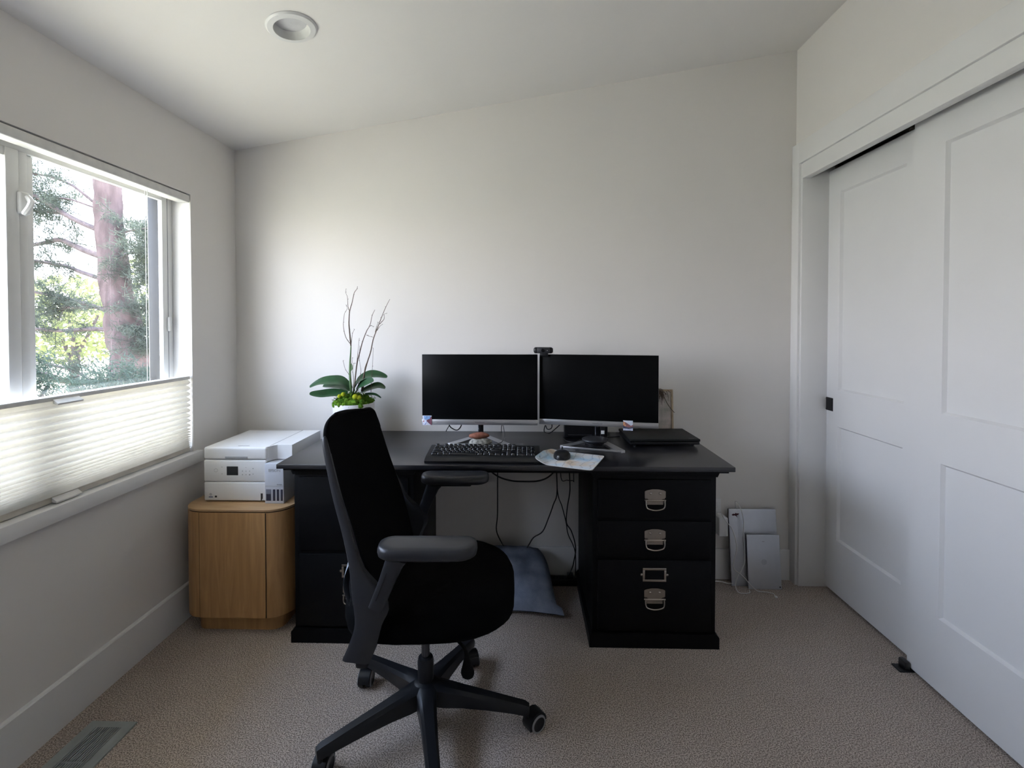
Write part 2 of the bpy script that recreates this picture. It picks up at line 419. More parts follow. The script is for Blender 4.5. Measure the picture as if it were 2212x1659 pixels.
f(XL - .125, XL - .098, .895, .935, .765, 1.864).build('meeting_stile', VINYL, win)
MB().box(XL - .104, XL - .099, WY0 + .06, .895, .765, 1.864).build('pane', GLASS, win, 0)  # added out-of-view pane; opening widened to bring in more daylight
MB().rbox(XL - .150, XL - .1045, 2.096, 2.156, WZ0, WZ1, .003).build('outer_frame', DARKV, win)
MB().rbox(XL - .150, XL - .1045, WY0 + .001, WY0 + .058, WZ0, WZ1, .003).build('outer_frame', DARKV, win)
la = MB(); la.rbox(XL - .082, XL - .066, 1.478, 1.512, 1.665, 1.735, .006, 3)
la.tube(catmull([(XL - .066, 1.50, 1.72), (XL - .052, 1.498, 1.705), (XL - .05, 1.49, 1.685), (XL - .06, 1.482, 1.66)], 4), [.009] * 12 + [.006], 8)
tag(la.build('latch', VINYL, win), 'white cam latch')
MB().rbox(XL - .086, XL - .074, 2.118, 2.134, 1.285, 1.35, .004).build('catch', VINYL, win)
t1 = thing('trim_1', 'white window stool board below the shade', None, kind='structure')
MB().rbox(XL - .155, XL + .028, WY0 - .03, 2.189, .683, .7335, .003).build('stool', TRIM, t1)
MB().box(XL - .0855, XL - .003, WY1 - .001, WY1 + .01, WZ0, WZ1).build('reveal', TRIM, t1, 0)
# pleated shade
sh = thing('cellular_shade', 'white pleated shade covering the lower half of the window', 'window shade', (XL, 1.52, .7335))
def shp(o): return o
y0, y1 = WY0 + .005 - 1.52, 2.151 - 1.52
z = lambda a: a - .7335
MB().rbox(-.052, -.001, y0, y1 + .003, z(1.868), z(1.902), .004, 3).build('head_rail', SHADER_, sh)
MB().rbox(-.046, -.006, y0, y1, z(1.066), z(1.081), .003).build('top_rail', SHADER_, sh)
MB().rbox(-.040, -.010, y0, y1, z(.736), z(.756), .003).build('bottom_rail', mat('shade_bottom_rail', (.62, .57, .49), .5), sh)
steps = []; zz = 1.066; n = 19
ws = [1.0 + 0.9 * (1 - i / n) ** 1.1 if i < 9 else max(.42, 1.0 - .075 * (i - 8)) * 1.0 for i in range(n)]
tot = sum(ws); ws = [a / tot * (1.066 - .756) for a in ws]
prof = []; z_ = 1.066
for a in ws:
    for q, xx in ((0, -.020), (.18, -.009), (.5, -.002), (.82, -.009)): prof.append((xx, z_ - a * q))
    z_ -= a
prof.append((-.020, .756))
back = [(-.038 - (x + .020), zq) for x, zq in prof]
fm = MB()
for P_ in (prof,):
    fm.grid(lambda u, v, P_=P_: (P_[round(u * (len(P_) - 1))][0], y0 + .004 + v * (y1 - y0 - .008), z(P_[round(u * (len(P_) - 1))][1])), len(P_), 2)
fab = fm.build('pleated_fabric', SHADE, sh, 60)
for yy, zq in ((1.555, 1.058), (1.545, .742)):
    MB().prism([(-.004, z(zq)), (.012, z(zq - .004)), (.013, z(zq + .001)), (-.004, z(zq + .014))], 'y', yy - 1.52 - .045, yy - 1.52 + .045).build('pull_tab', SHADER_, sh)
for yy in (1.925, 1.938):
    MB().tube([(-.024, yy - 1.52, z(1.87)), (-.024, yy - 1.52, z(1.08))], .0011, 6).build('lift_cord', WCABLE, sh)
for yy in (1.10, 1.113):
    MB().tube([(-.024, yy - 1.52, z(1.87)), (-.024, yy - 1.52, z(1.08))], .0011, 6).build('lift_cord', WCABLE, sh)

# ------------------------------------------------------------------ garden
def lawn():
    return mat('lawn', (0.26, 0.25, 0.17), 1.0, spec=0.1, vs=0.9, col2=(0.45, 0.415, 0.325))
gr = MB().box(-40, XO, -25, 40, -1.0, -0.6)
tag(gr.build('ground', lawn(), smooth=0), 'sunlit lawn seen through the window', kind='structure')
BARK = mat('pine_bark', (0.048, 0.034, 0.033), 0.95, spec=0.1, vs=16, col2=(0.098, 0.070, 0.068), bump=0.5, bs=14, stretch=(1, 1, .35), bd=0.02)
BARKD = mat('branch_bark', (0.055, 0.043, 0.043), 0.95, spec=0.1, vs=22, col2=(0.105, 0.083, 0.082), bump=0.6, bs=40, bd=0.01)
NEED = trans_mat('pine_needles', (0.050, 0.060, 0.050), (0.07, 0.082, 0.062), 0.45, 3, .5)
NEEDB = trans_mat('blue_needles', (0.036, 0.050, 0.042), (0.042, 0.056, 0.044), 0.35, 3, .4)
YLEAF = trans_mat('yellow_green_leaves', (0.16, 0.175, 0.075), (0.22, 0.24, 0.10), 0.5, 1.5, .2)
TRUNK = [(-4.588,3.188,.111),(-4.583,2.877,.12),(-4.57,2.547,.122),(-4.547,2.179,.131),(-4.506,1.81,.141),(-4.453,1.533,.155),(-4.41,1.256,.168),(-4.348,1.015,.185),(-4.332,.792,.21),(-4.317,.513,.235),(-4.30,-.1,.26),(-4.30,-.62,.34)]
BR = {
 'b1':([(-4.691,2.630),(-4.942,2.843),(-5.167,2.936),(-5.393,2.974),(-5.564,2.990)],0.016),
 'b2':([(-4.710,2.603),(-4.982,2.696),(-5.171,2.725),(-5.389,2.717),(-5.550,2.736)],0.011),
 'b3':([(-4.629,2.345),(-4.854,2.438),(-5.041,2.549),(-5.228,2.679),(-5.388,2.763),(-5.586,2.829)],0.030),
 'b4':([(-5.042,2.540),(-5.230,2.559),(-5.391,2.570),(-5.609,2.608)],0.015),
 'b5':([(-4.596,2.050),(-4.859,2.143),(-5.047,2.218),(-5.217,2.274),(-5.397,2.237),(-5.617,2.201)],0.036),
 'b6':([(-4.600,1.801),(-4.901,1.903),(-5.089,1.968),(-5.392,2.025),(-5.601,2.053)],0.025),
 'b7':([(-4.568,1.468),(-4.793,1.533),(-4.982,1.589),(-5.190,1.645),(-5.389,1.682),(-5.626,1.720)],0.025),
 'b8':([(-4.756,1.511),(-5.059,1.515),(-5.250,1.497),(-5.393,1.469),(-5.612,1.441)],0.018),
 'b9':([(-5.020,1.589),(-5.134,1.571),(-5.250,1.478),(-5.366,1.367)],0.014),
 'b10':([(-4.458,1.246),(-4.760,1.274),(-5.064,1.255),(-5.387,1.274),(-5.616,1.255)],0.025),
 'r1':([(-4.479,2.344),(-4.271,2.380),(-4.102,2.397),(-3.914,2.433)],0.011),
 'r2':([(-4.479,2.307),(-4.291,2.343),(-4.103,2.352),(-3.915,2.360)],0.011),
 'r3':([(-4.484,2.013),(-4.294,2.095),(-4.106,2.094),(-3.919,2.048)],0.019),
 'r4':([(-4.412,1.773),(-4.241,1.846),(-4.091,1.864),(-3.921,1.901)],0.012),
 'r5':([(-4.379,1.450),(-4.209,1.487),(-4.095,1.523),(-3.926,1.551)],0.014),
 'r6':([(-4.326,1.237),(-4.193,1.265),(-4.090,1.228),(-3.930,1.200)],0.015),
 'r7':([(-4.291,1.052),(-4.196,1.071),(-4.092,1.074),(-3.932,1.089)],0.010),
 'low':([(-5.567,0.827),(-5.386,0.771),(-5.207,0.697),(-4.979,0.660),(-4.656,0.680),(-4.391,0.643)],0.043),
 'low2':([(-5.356,0.892),(-5.166,0.865),(-4.919,0.809),(-4.693,0.698)],0.019)}
TB = Vector((-4.30, 5.2, -.6))
pine = thing('pine_tree', 'large pink-barked pine with bare lower branches outside the window', 'tree', TB)
rings = []
tp = catmull([(x, 5.2, zq) for x, zq, r in TRUNK], 4); tr = [v.x for v in catmull([(r, 0, 0) for x, zq, r in TRUNK], 4)]
for i, (p, r) in enumerate(zip(tp, tr)):
    rings.append([tuple(Vector(p) - TB + Vector((math.cos(a), math.sin(a), 0)) * r * (1 + .09 * math.sin(5 * a + i * .8) + random.uniform(-.05, .05))) for a in [2 * math.pi * k / 20 for k in range(20)]])
MB().loft(rings).build('trunk', BARK, pine, 60)
def needles(mb, p, n, L, spread=1.0, w=.0035):
    for _ in range(n):
        d = Vector((random.gauss(0, 1), random.gauss(0, 1), random.gauss(.25, .8))).normalized()
        s_ = d.orthogonal().normalized() * w
        b0 = p + Vector((random.gauss(0, .03), random.gauss(0, .03), random.gauss(0, .03))) * spread
        mb.add([b0 - s_, b0 + s_, b0 + d * L * random.uniform(.6, 1.2)], [(0, 1, 2)])
fol = MB()
for key, (pts, r) in BR.items():
    jy = random.uniform(-.25, .25)
    N = len(pts)
    P3 = [Vector((x, 5.2 + jy * (i / (N - 1)) + random.uniform(-.02, .02), zq)) - TB for i, (x, zq) in enumerate(pts)]
    cp = catmull(P3, 5)
    MB().tube(cp, [r * (1 - .45 * i / (len(cp) - 1)) for i in range(len(cp))], 8).build('branch', BARKD, pine, 60)
    if key in ('low',): continue
    side = 1 if pts[-1][0] < pts[0][0] else -1
    for k in range(26 if key[0] == 'r' or key in ('b1', 'b2', 'b4') else 16):
        t_ = random.uniform(.30, 1.0)
        p = cp[int(t_ * (len(cp) - 1))]
        q = p + Vector((random.gauss(0, .17), random.gauss(0, .2), random.gauss(.0, .12)))
        MB_ = fol
        fol.tube([p, (p + q) / 2 + Vector((0, 0, .02)), q], [.004, .003, .002], 4)
        for j in range(5):
            s_ = p.lerp(q, .4 + .15 * j)
            needles(fol, s_, 14, .085)
fo = fol.build('foliage', NEED, pine, 0); fo['kind'] = 'stuff'
# second pine bough group in front of the trunk foot: a bluish juniper
def shrub(name, label, base, cx, cz, n, mats_, L, group=None):
    r_ = thing(name, label, 'shrub', base, group=group)
    mb = MB(); st_ = MB()
    for k in range(n):
        a = random.uniform(0, 2 * math.pi); rr = math.sqrt(random.random())
        p = Vector((rr * math.cos(a) * cx, rr * math.sin(a) * .34, cz[0] + (cz[1] - cz[0]) * random.random() ** .8 * (1 - .35 * rr)))
        needles(mb, p, 14, L, 1.6, .005)
    for k in range(7):
        st_.tube([(0, 0, -.02), (random.uniform(-.4, .4) * cx, random.uniform(-.2, .2), cz[0]), (random.uniform(-.8, .8) * cx, random.uniform(-.4, .4), cz[1] * .8)], [.03, .02, .008], 6)
    st_.build('stem', BARKD, r_, 60)
    o = mb.build('foliage', mats_, r_, 0); o['kind'] = 'stuff'
    return r_
shrub('juniper_shrub', 'blue-green feathery juniper in front of the pine trunk foot', (-3.55, 4.15, -.6), .44, (1.0, 1.66), 330, NEEDB, .09)
shrub('juniper_shrub', 'blue-green juniper further left below the bare pine branches', (-4.64, 4.15, -.6), .34, (1.1, 1.80), 300, NEEDB, .09)
# yellow green trees farther away
def leafy(name, label, base, hw, z0, z1, n, m, hole=.0):
    r_ = thing(name, label, 'tree', base, group=None)
    mb = MB()
    for k in range(n):
        while True:
            u = Vector((random.uniform(-1, 1), random.uniform(-1, 1), random.uniform(-1, 1)))
            if u.length < 1: break
        p = Vector((u.x * hw, u.y * hw, (z0 + z1) / 2 + u.z * (z1 - z0) / 2))
        d = Vector((random.gauss(0, 1), random.gauss(0, 1), random.gauss(0, 1))).normalized(); e = d.orthogonal().normalized()
        s_ = random.uniform(.05, .12)
        mb.add([p - d * s_, p + e * s_ * .5, p + d * s_, p - e * s_ * .5], [(0, 1, 2, 3)])
    o = mb.build('foliage', m, r_, 0); o['kind'] = 'stuff'
    MB().tube([(0, 0, 0), (.05, .05, z0 + .3), (-.05, 0, (z0 + z1) / 2)], [.10, .08, .05], 8).build('trunk', BARKD, r_, 60)
    for sgn in (-1, 1):
        MB().tube([(0, 0, z0), (sgn * hw * .4, .1, (z0 + z1) / 2), (sgn * hw * .6, .1, z1 * .85)], [.05, .03, .012], 6).build('branch', BARKD, r_, 60)
    return r_
leafy('leafy_tree', 'yellow-green leafy tree far behind the pine, left of its trunk', (-10.6, 11, -.6), 1.25, 1.0, 3.1, 1500, YLEAF)
leafy('leafy_tree', 'pale yellow-green leafy tree far behind the pine, right of its trunk', (-10.9, 14.2, -.6), 1.2, 1.4, 4.4, 900, YLEAF)
leafy('leafy_tree', 'low yellow-green tree seen through the left window sash', (-13.6, 11.2, -.6), 1.4, .6, 2.6, 1100, YLEAF)

# ------------------------------------------------------------------ desk
dk = thing('desk_top', 'long black desk top with stepped edge spanning both file cabinets', 'desk', (-.08, 2.175, .722))
def dl(x0, x1, y0, y1, z0, z1, r=.0025): return MB().rbox(x0 + .08, x1 + .08, y0 - 2.175, y1 - 2.175, z0 - .722, z1 - .722, r)
dl(-.981, .820, 1.867, 2.480, .743, .762).build('top_board', TOPW, dk)
dl(-.962, .802, 1.884, 2.472, .733, .743, .0015).build('edge_moulding', BLACKW, dk)
dl(-.935, .764, 1.908, 2.46, .722, .733, .0015).build('support_board', BLACKW, dk)
def handle(parent, x, zq, yf):
    h = MB()
    pr = [(-.042, .006), (-.042, .032), (-.034, .036), (-.012, .0405), (.012, .0405), (.034, .036), (.042, .032), (.042, .006), (.034, .006), (.024, -.004), (-.024, -.004), (-.034, .006)]
    h.prism([(x + a, zq + b) for a, b in pr], 'y', yf - .0075, yf)
    pr2 = [(-.040, -.006), (-.040, .010), (-.034, .010), (-.023, .001), (.023, .001), (.034, .010), (.040, .010), (.040, -.006), (.034, -.022), (-.034, -.022)]
    h.prism([(x + a, zq + b) for a, b in pr2], 'y', yf - .0028, yf - .0002)
    h.tube([(x - .043, yf - .006, zq - .005), (x + .043, yf - .006, zq - .005)], .0042, 8)
    h.prism([(x + a, zq + b) for a, b in ((-.034, -.0225), (.034, -.0225), (.030, -.0175), (-.030, -.0175))], 'y', yf - .006, yf - .002)
    o = h.build('handle', NICKEL, parent)
    for s_ in (-1, 1):
        MB().lathe([(.0055, 0), (.005, -.002), (.002, -.0035)], (x + s_ * .019, yf - .0075, zq + .023), 12, 'y').build('screw', NICKEL, o)
    b = MB(); b.tube(catmull([(x - .038, yf - .010, zq - .004), (x - .037, yf - .013, zq - .025), (x - .029, yf - .014, zq - .037), (x, yf - .014, zq - .043), (x + .029, yf - .014, zq - .037), (x + .037, yf - .013, zq - .025), (x + .038, yf - .010, zq - .004)], 5), .0032, 8)
    b.build('bail', NICKEL, o)
    return o
def label_holder(parent, x, zq, yf):
    h = MB(); a, b, t_ = .0475, .028, .009
    h.rbox(x - a, x + a, yf - .004, yf, zq + b - t_, zq + b, .001); h.rbox(x - a, x + a, yf - .004, yf, zq - b, zq - b + t_, .001)
    h.rbox(x - a, x - a + t_, yf - .004, yf, zq - b + t_, zq + b - t_, .001); h.rbox(x + a - t_, x + a, yf - .004, yf, zq - b + t_, zq + b - t_, .001)
    for s_ in (-1, 1): h.lathe([(.006, 0), (.005, -.003), (.001, -.005)], (x + s_ * (a + .004), yf, zq), 10, 'y')
    return h.build('label_holder', NICKEL, parent)
def cabinet(label, x0, x1, drawers):
    xc = (x0 + x1) / 2; hw = (x1 - x0) / 2
    r_ = thing('file_cabinet', label, 'cabinet', (xc, 2.2, 0), group='black cabinets carrying the desk top')
    yf = 1.951 - 2.2; yb = 2.45 - 2.2
    b = MB(); b.rbox(-hw, hw, yf, yb, .05, .7218, .002); b.build('body', BLACKW, r_)
    p = MB(); e = .0125
    p.prism([(-hw - e, 0), (hw + e, 0), (hw + e, .046), (hw + .002, .058), (-hw - .002, .058), (-hw - e, .046)], 'y', yf - .013, yb)
    p.build('plinth', BLACKW, r_)
    MB().prism([(-hw - .012, .7218), (hw + .012, .7218), (hw + .002, .700), (-hw - .002, .700)], 'y', yf - .010, yb).build('cornice', BLACKW, r_)
    for (z0, z1, hz, lz) in drawers:
        d = MB(); d.rbox(-hw + .021, hw - .021, yf - .009, yf + .004, z0, z1, .003, 2)
        o = d.build('drawer', BLACKW, r_)
        handle(o, 0, hz, yf - .009)
        if lz: label_holder(o, 0, lz, yf - .009)
    return r_
cabinet('black three drawer cabinet at the right end of the desk', .280, .779, [(.531, .688, .611, None), (.371, .519, .449, None), (.068, .359, .208, .301)])
cabinet('black two drawer file cabinet behind the office chair, left desk end', -.949, -.453, [(.384, .688, .52, .615), (.068, .368, .208, .301)])

# ------------------------------------------------------------------ oak cabinet
ok = thing('oak_side_cabinet', 'rounded oak side cabinet under the white printer', 'cabinet', (-1.2315, 2.21, 0))
def rrect(hx, hy, r, n=8):
    out = []
    for cx, cy, a0 in ((hx - r, hy - r, 0), (-hx + r, hy - r, 90), (-hx + r, -hy + r, 180), (hx - r, -hy + r, 270)):
        for k in range(n + 1):
            a = math.radians(a0 + 90 * k / n); out.append((cx + r * math.cos(a), cy + r * math.sin(a)))
    return out
hx, hy = .2335, .23
bo = MB(); bo.prism(rrect(hx, hy, .095), 'z', .074, .521); bo.build('body', OAK, ok)
MB().prism(rrect(hx - .004, hy - .004, .09), 'z', .521, .524).build('shadow_line', GAP, ok)
rg = rrect(hx, hy, .095); rs = [(a * .988, b * .988) for a, b in rg]
MB().loft([[(a, b, .524) for a, b in rs], [(a, b, .527) for a, b in rg], [(a, b, .534) for a, b in rg], [(a, b, .536) for a, b in rs]]).build('top', OAKT, ok)
MB().prism(rrect(hx - .045, hy - .04, .05), 'z', 0, .074).build('plinth', OAK, ok)
MB().box(-.138, .143, -hy - .0025, -hy + .01, .0745, .5205).build('door', OAK, ok, 0)
for xx in (-.1395, .1445):
    MB().box(xx - .0012, xx + .0012, -hy - .0008, -hy + .006, .0745, .5205).build('seam', GAP, ok, 0)

# ------------------------------------------------------------------ printer
pr = thing('printer', 'white ink tank printer standing on the oak cabinet', 'printer', (-1.222, 2.235, .536))
lx = lambda x: x + 1.222
ly = lambda y: y - 2.235
PF = ly(2.062)
MB().rbox(lx(-1.405), lx(-1.128), PF, ly(2.405), .006, .0885, .006, 3).build('paper_tray', PRW, pr)
MB().rbox(lx(-1.398), lx(-1.05), PF + .02, ly(2.40), .0, .1, .004).build('chassis', PRL, pr)
MB().rbox(lx(-1.405), lx(-1.128), PF, ly(2.41), .0895, .1855, .006, 3).build('control_front', PRW, pr)
# scanner lid with stepped right part
lid = MB()
xs0, xs1, xs2 = lx(-1.405), lx(-1.128), lx(-1.036)
lid.rbox(xs0, xs1 + .004, PF - .001, ly(2.412), .1875, .242, .009, 3)
lid.build('scanner_lid', PRW, pr)
lid2 = MB()
crv = [(xs1 - .002, PF + .004), (xs1 + .006, PF + .022), (xs1 + .014, PF + .040), (xs1 + .026, PF + .05), (xs2, PF + .05), (xs2, ly(2.412)), (xs1 - .002, ly(2.412))]
lid2.prism(crv, 'z', .178, .2415); lid2.build('tank_cover', PRW, pr)
MB().box(xs1 + .0025, xs1 + .0038, PF + .03, ly(2.411), .2414, .2424).build('lid_seam', PRL, pr, 0)
MB().rbox(lx(-1.308), lx(-1.208), PF - .0025, PF + .006, .193, .2015, .001).build('lid_grip', PRL, pr)
MB().box(lx(-1.265), lx(-1.215), PF + .024, PF + .028, .2418, .2426).build('lid_mark', PRL, pr, 0)
# ink tank block
tk = MB(); tk.rbox(lx(-1.127), lx(-1.043), PF - .014, ly(2.39), .0, .1745, .004, 2)
tk.build('ink_tank_housing', PRG, pr)
MB().box(lx(-1.124), lx(-1.046), PF - .0146, PF - .013, .0765, .078).build('housing_seam', PRL, pr, 0)
for i, (a, b_) in enumerate(((-1.121, -1.098), (-1.091, -1.080), (-1.074, -1.063), (-1.057, -1.047))):
    o = MB(); o.rbox(lx(a), lx(b_), PF - .0152, PF - .010, .013, .063, .001); o = o.build('ink_window', INKH if i == 0 else INK, pr)
    if i == 0:
        MB().box(lx(a) + .002, lx(b_) - .002, PF - .0158, PF - .015, .014, .043).build('ink_level', INK, o, 0)
text('brand_lettering', 'EPSON', .0175, pr, (lx(-1.083), PF - .0145, .145), (math.pi / 2, 0, 0), PRL)
text('model_lettering', 'EcoTank', .006, pr, (lx(-1.062), PF - .0145, .0835), (math.pi / 2, 0, 0), PRL)
MB().rbox(lx(-1.302), lx(-1.252), PF - .0012, PF + .002, .119, .158, .0008).build('display', PRD, pr)
for (x, zq, r) in ((-1.323, .155, .0017), (-1.323, .125, .0017), (-1.232, .138, .002), (-1.216, .138, .002), (-1.2, .138, .002), (-1.232, .122, .002), (-1.216, .122, .002), (-1.2, .122, .003), (-1.185, .125, .002), (-1.185, .149, .0022), (-1.216, .154, .0014)):
    MB().lathe([(r, 0), (r, -.0006)], (lx(x), PF, zq), 10, 'y').build('button', PRL, pr)
pb = MB()
pb.tube([(lx(-1.35) + .0075 * math.cos(a), PF - .0003, .140 + .0075 * math.sin(a)) for a in [k * math.pi / 10 for k in range(21)]], .0005, 4); pb.build('power_button', PRL, pr)
MB().box(lx(-1.383), lx(-1.365), PF - .0005, PF + .001, .020, .0255).build('badge', mat('badge_blue', (.22, .24, .35), .5), pr, 0)
MB().lathe([(.006, 0), (.006, -.0004)], (lx(-1.3745), PF, .034), 14, 'y').build('badge', mat('badge_grey', (.5, .51, .54), .5), pr)
MB().box(lx(-1.356), lx(-1.347), PF - .0005, PF + .001, .0205, .0285).build('badge', PRD, pr, 0)
MB().prism([(lx(-1.152), .008), (lx(-1.1495), .008), (lx(-1.143), .018), (lx(-1.143), .040), (lx(-1.152), .040)], 'y', PF - .0006, PF + .001).build('tray_slot', GAP, pr, 0)

# ------------------------------------------------------------------ monitors
def monitor(label, loc, rz, bo_, brot):
    r_ = thing('monitor', label, 'monitor', loc, (0, 0, rz), group='monitors on the black desk')
    hw = .2715; z0, z1 = .083, .4145; yf = -.06
    MB().rbox(-hw, hw, yf, yf + .018, z0, z1, .002).build('panel_shell', SILVER, r_)
    MB().rbox(-hw + .0008, hw - .0008, yf - .0012, yf + .002, z0 + .0255, z1 - .0008, .0005).build('screen', SCREEN, r_)
    MB().rbox(-hw, hw, yf - .003, yf + .004, z0, z0 + .025, .0015).build('chin', SILVER, r_)
    MB().rbox(-.16, .16, yf + .018, yf + .04, z0 + .01, z0 + .20, .008).build('rear_housing', PLASTIC, r_)
    text('brand_lettering', 'ViewSonic', .011, r_, (0, yf - .0032, z0 + .0125), (math.pi / 2, 0, 0), SILVD, .0002)
    MB().rbox(-.013, .013, -.012, .004, .008, z0 + .06, .004).build('pole', CHROME, r_)
    b = MB()
    # delta-shaped foot: two flat arms and a thin front bar
    fy, ay = bo_, bo_ + .215
    def arm(s_):
        A = Vector((s_ * .006, ay)); B = Vector((s_ * .143, fy + .012)); B2 = Vector((s_ * .128, fy)); C = Vector((s_ * .10, fy + .006)); D = Vector((s_ * .006, ay - .055))
        return [A, B, B2, C, D]
    for s_ in (-1, 1):
        P_ = arm(s_)
        b.loft([[(p.x, p.y, 0) for p in P_], [(p.x, p.y, .009) for p in P_], [(p.x * .99, p.y, .011) for p in P_]])
    b.rbox(-.128, .128, fy, fy + .009, 0, .010, .002)
    b.rbox(-.022, .022, ay - .05, ay, 0, .012, .003)
    b.build('foot', SILVER, r_, rot=(0, 0, brot))
    # arm from foot to pole
    MB().rbox(-.012, .012, -.012, max(ay - .02, .01), .004, .016, .003).build('pole_shoe', CHROME, r_)
    return r_
monitor('slim monitor at left with silver chin and stones on its foot', (-.207, 2.30, .762), 0, -.13, 0)
monitor('slim monitor at right, angled, with puck on its foot', (.351, 2.280, .762), math.radians(-10), -.185, math.radians(-7))
# webcam
wc = thing('webcam', 'black webcam clipped between the two monitors', 'webcam', (.093, 2.272, 1.178), (0, 0, math.radians(-8)))
MB().rbox(-.0455, .0455, -.022, .006, .002, .031, .010, 4).build('body', PLASTIC, wc)
MB().rbox(-.028, .030, -.0245, -.02, .003, .030, .004).build('front_plate', PLASTG, wc)
MB().lathe([(.0085, 0), (.0085, -.003), (.006, -.004), (.003, -.0035)], (0, -.0245, .0165), 16, 'y').build('lens', SCREEN, wc)
MB().rbox(-.016, .024, -.0215, -.018, -.012, .004, .002).build('clip', PLASTIC, wc)
MB().lathe([(.0015, 0), (.0015, -.0006)], (.020, -.0245, .0165), 8, 'y').build('indicator', WCABLE, wc)

# picture cards on the monitors
def card(label, loc, rz, polys, bgc, w_=.043, h_=.045):
    r_ = thing('picture_card', label, 'card', loc, (0, 0, rz), group='small cards stuck on the monitors')
    MB().rbox(-w_ / 2, w_ / 2, 0, .0012, -h_ / 2, h_ / 2, .0003).build('paper', mat('card_' + str(round(bgc[0] * 100)), bgc, .5, vs=60, var=.15), r_)
    for i, (pts, col) in enumerate(polys):
        MB().prism([(a * w_, b * h_) for a, b in pts], 'y', -.0002 * (i + 1), .0001).build('print', mat('print_%d_%d' % (round(bgc[0] * 100), i), col, .5, vs=90, var=.3), r_, 0)
    return r_
card('little card of a mountain at sunset on the right monitor chin', (.472, 2.178, .858), math.radians(-10), [
    ([(-.5, .02), (-.5, .42), (-.2, .30), (.08, .12), (.30, -.02), (.5, .10), (.5, -.25), (-.5, -.3)], (.30, .13, .13)),
    ([(-.5, .05), (-.5, .36), (-.32, .30), (-.28, .1), (-.15, .05), (-.3, -.1)], (.75, .36, .18)),
    ([(-.5, -.02), (-.2, -.14), (.1, -.2), (.5, -.1), (.5, -.3), (.1, -.34), (-.5, -.3)], (.06, .07, .12)),
    ([(-.5, -.5), (.5, -.5), (.5, -.25), (.1, -.33), (-.2, -.36), (-.5, -.36)], (.52, .56, .72))], (.68, .72, .82))
card('little blue and maroon card on the left monitor corner', (-.454, 2.2345, .866), 0, [
    ([(.5, -.5), (.5, .42), (.25, .25), (-.1, -.05), (.35, -.42)], (.20, .07, .10)),
    ([(-.4, .46), (.4, .46), (.3, .16), (-.1, .05), (-.3, .16)], (.25, .42, .72)),
    ([(-.45, -.05), (-.33, -.02), (-.36, -.16), (-.45, -.14)], (.6, .08, .07)),
    ([(-.3, -.45), (-.05, -.1), (0, -.1), (-.22, -.45)], (.22, .33, .62))], (.72, .73, .86), .043, .045)

# ------------------------------------------------------------------ stones
def stone(label, loc, sx_, sy_, sz_, m, seed, rz=0):
    rr = random.Random(seed); ph = [rr.uniform(0, 6.28) for _ in range(6)]
    mb = MB(); rings = []
    for i in range(1, 12):
        th_ = math.pi * i / 12; ring = []
        for k in range(20):
            a = 2 * math.pi * k / 20
            q = 1 + .12 * math.sin(2 * a + ph[0]) + .09 * math.sin(3 * a + ph[1] + th_ * 2) + .05 * math.sin(6 * a + ph[2] + 3 * th_) + rr.uniform(-.035, .035)
            s_ = math.sin(th_) ** .75
            ring.append((sx_ * s_ * math.cos(a) * q, sy_ * s_ * math.sin(a) * q, sz_ * (1 - math.cos(th_)) * (1 + .10 * math.sin(2 * a + ph[3]) * math.sin(th_))))
        rings.append(ring)
    mb.loft(rings)
    o = mb.build('stone', m, None, 50, loc, (0, 0, rz))
    return tag(o, label, 'stone', 'stones on the left monitor foot')
stone('pale speckled stone lying under the red stone', (-.198, 2.165, .762), .046, .030, .0200, mat('speckled_stone', (.10, .10, .09), .85, vs=70, col2=(.50, .48, .42), bump=.6, bs=150), 3)
stone('reddish brown stone stacked on the pale speckled stone', (-.203, 2.165, .799), .042, .026, .0135, mat('red_stone', (.20, .060, .035), .85, vs=60, col2=(.38, .16, .105), bump=.7, bs=120), 8, .3)

# ------------------------------------------------------------------ keyboard
kb = thing('keyboard', 'full size black keyboard at the front of the desk', 'keyboard', (-.166, 1.893, .7635), (math.radians(6.5), 0, math.radians(-.6)))
MB().prism([(0, 0), (.160, 0), (.160, .016), (.150, .0185), (.036, .0165), (.006, .012), (0, .008)], 'x', -.231, .231).build('base', KEYB, kb)
for s_ in (-1, 1): MB().rbox(s_ * .20 - .015, s_ * .20 + .015, .145, .153, -.0175, .002, .002).build('foot', KEYB, kb)
U_ = .0188
km = {}
def key(wu, x, y, hu=1.0):
    kk = (wu, hu)
    if kk not in km:
        a = wu * U_ / 2 - .0006; b = hu * .0178 / 2 - .0006; mb = MB()
        mb.loft([[(sx1 * (a - i_) + tx_ * k_, sy1 * (b - i_) + ty_ * k_ + o_, h_) for sx1, sy1, tx_, ty_ in ((-1, -1, 0, -1), (1, -1, 0, -1), (1, -1, 1, 0), (1, 1, 1, 0), (1, 1, 0, 1), (-1, 1, 0, 1), (-1, 1, -1, 0), (-1, -1, -1, 0))] for i_, k_, h_, o_ in ((.002, .002, 0, 0), (.0022, .002, .003, 0), (.0042, .0024, .0080, .0006), (.0052, .0024, .0092, .0006))])
        km[kk] = mb.mesh('key', KEYC, 40)
    link('key', km[kk], kb, (x, y, .0165))
rowy = [.0465, .0645, .0825, .1005, .1185, .1405]
rows = [[(1.25,)] * 3 + [(6.25,)] + [(1.25,)] * 4, [(2.25,)] + [(1,)] * 10 + [(2.75,)], [(1.75,)] + [(1,)] * 11 + [(2.25,)], [(1.5,)] + [(1,)] * 12 + [(1.5,)], [(1,)] * 13 + [(2,)], None]
X0 = -11.25 * U_
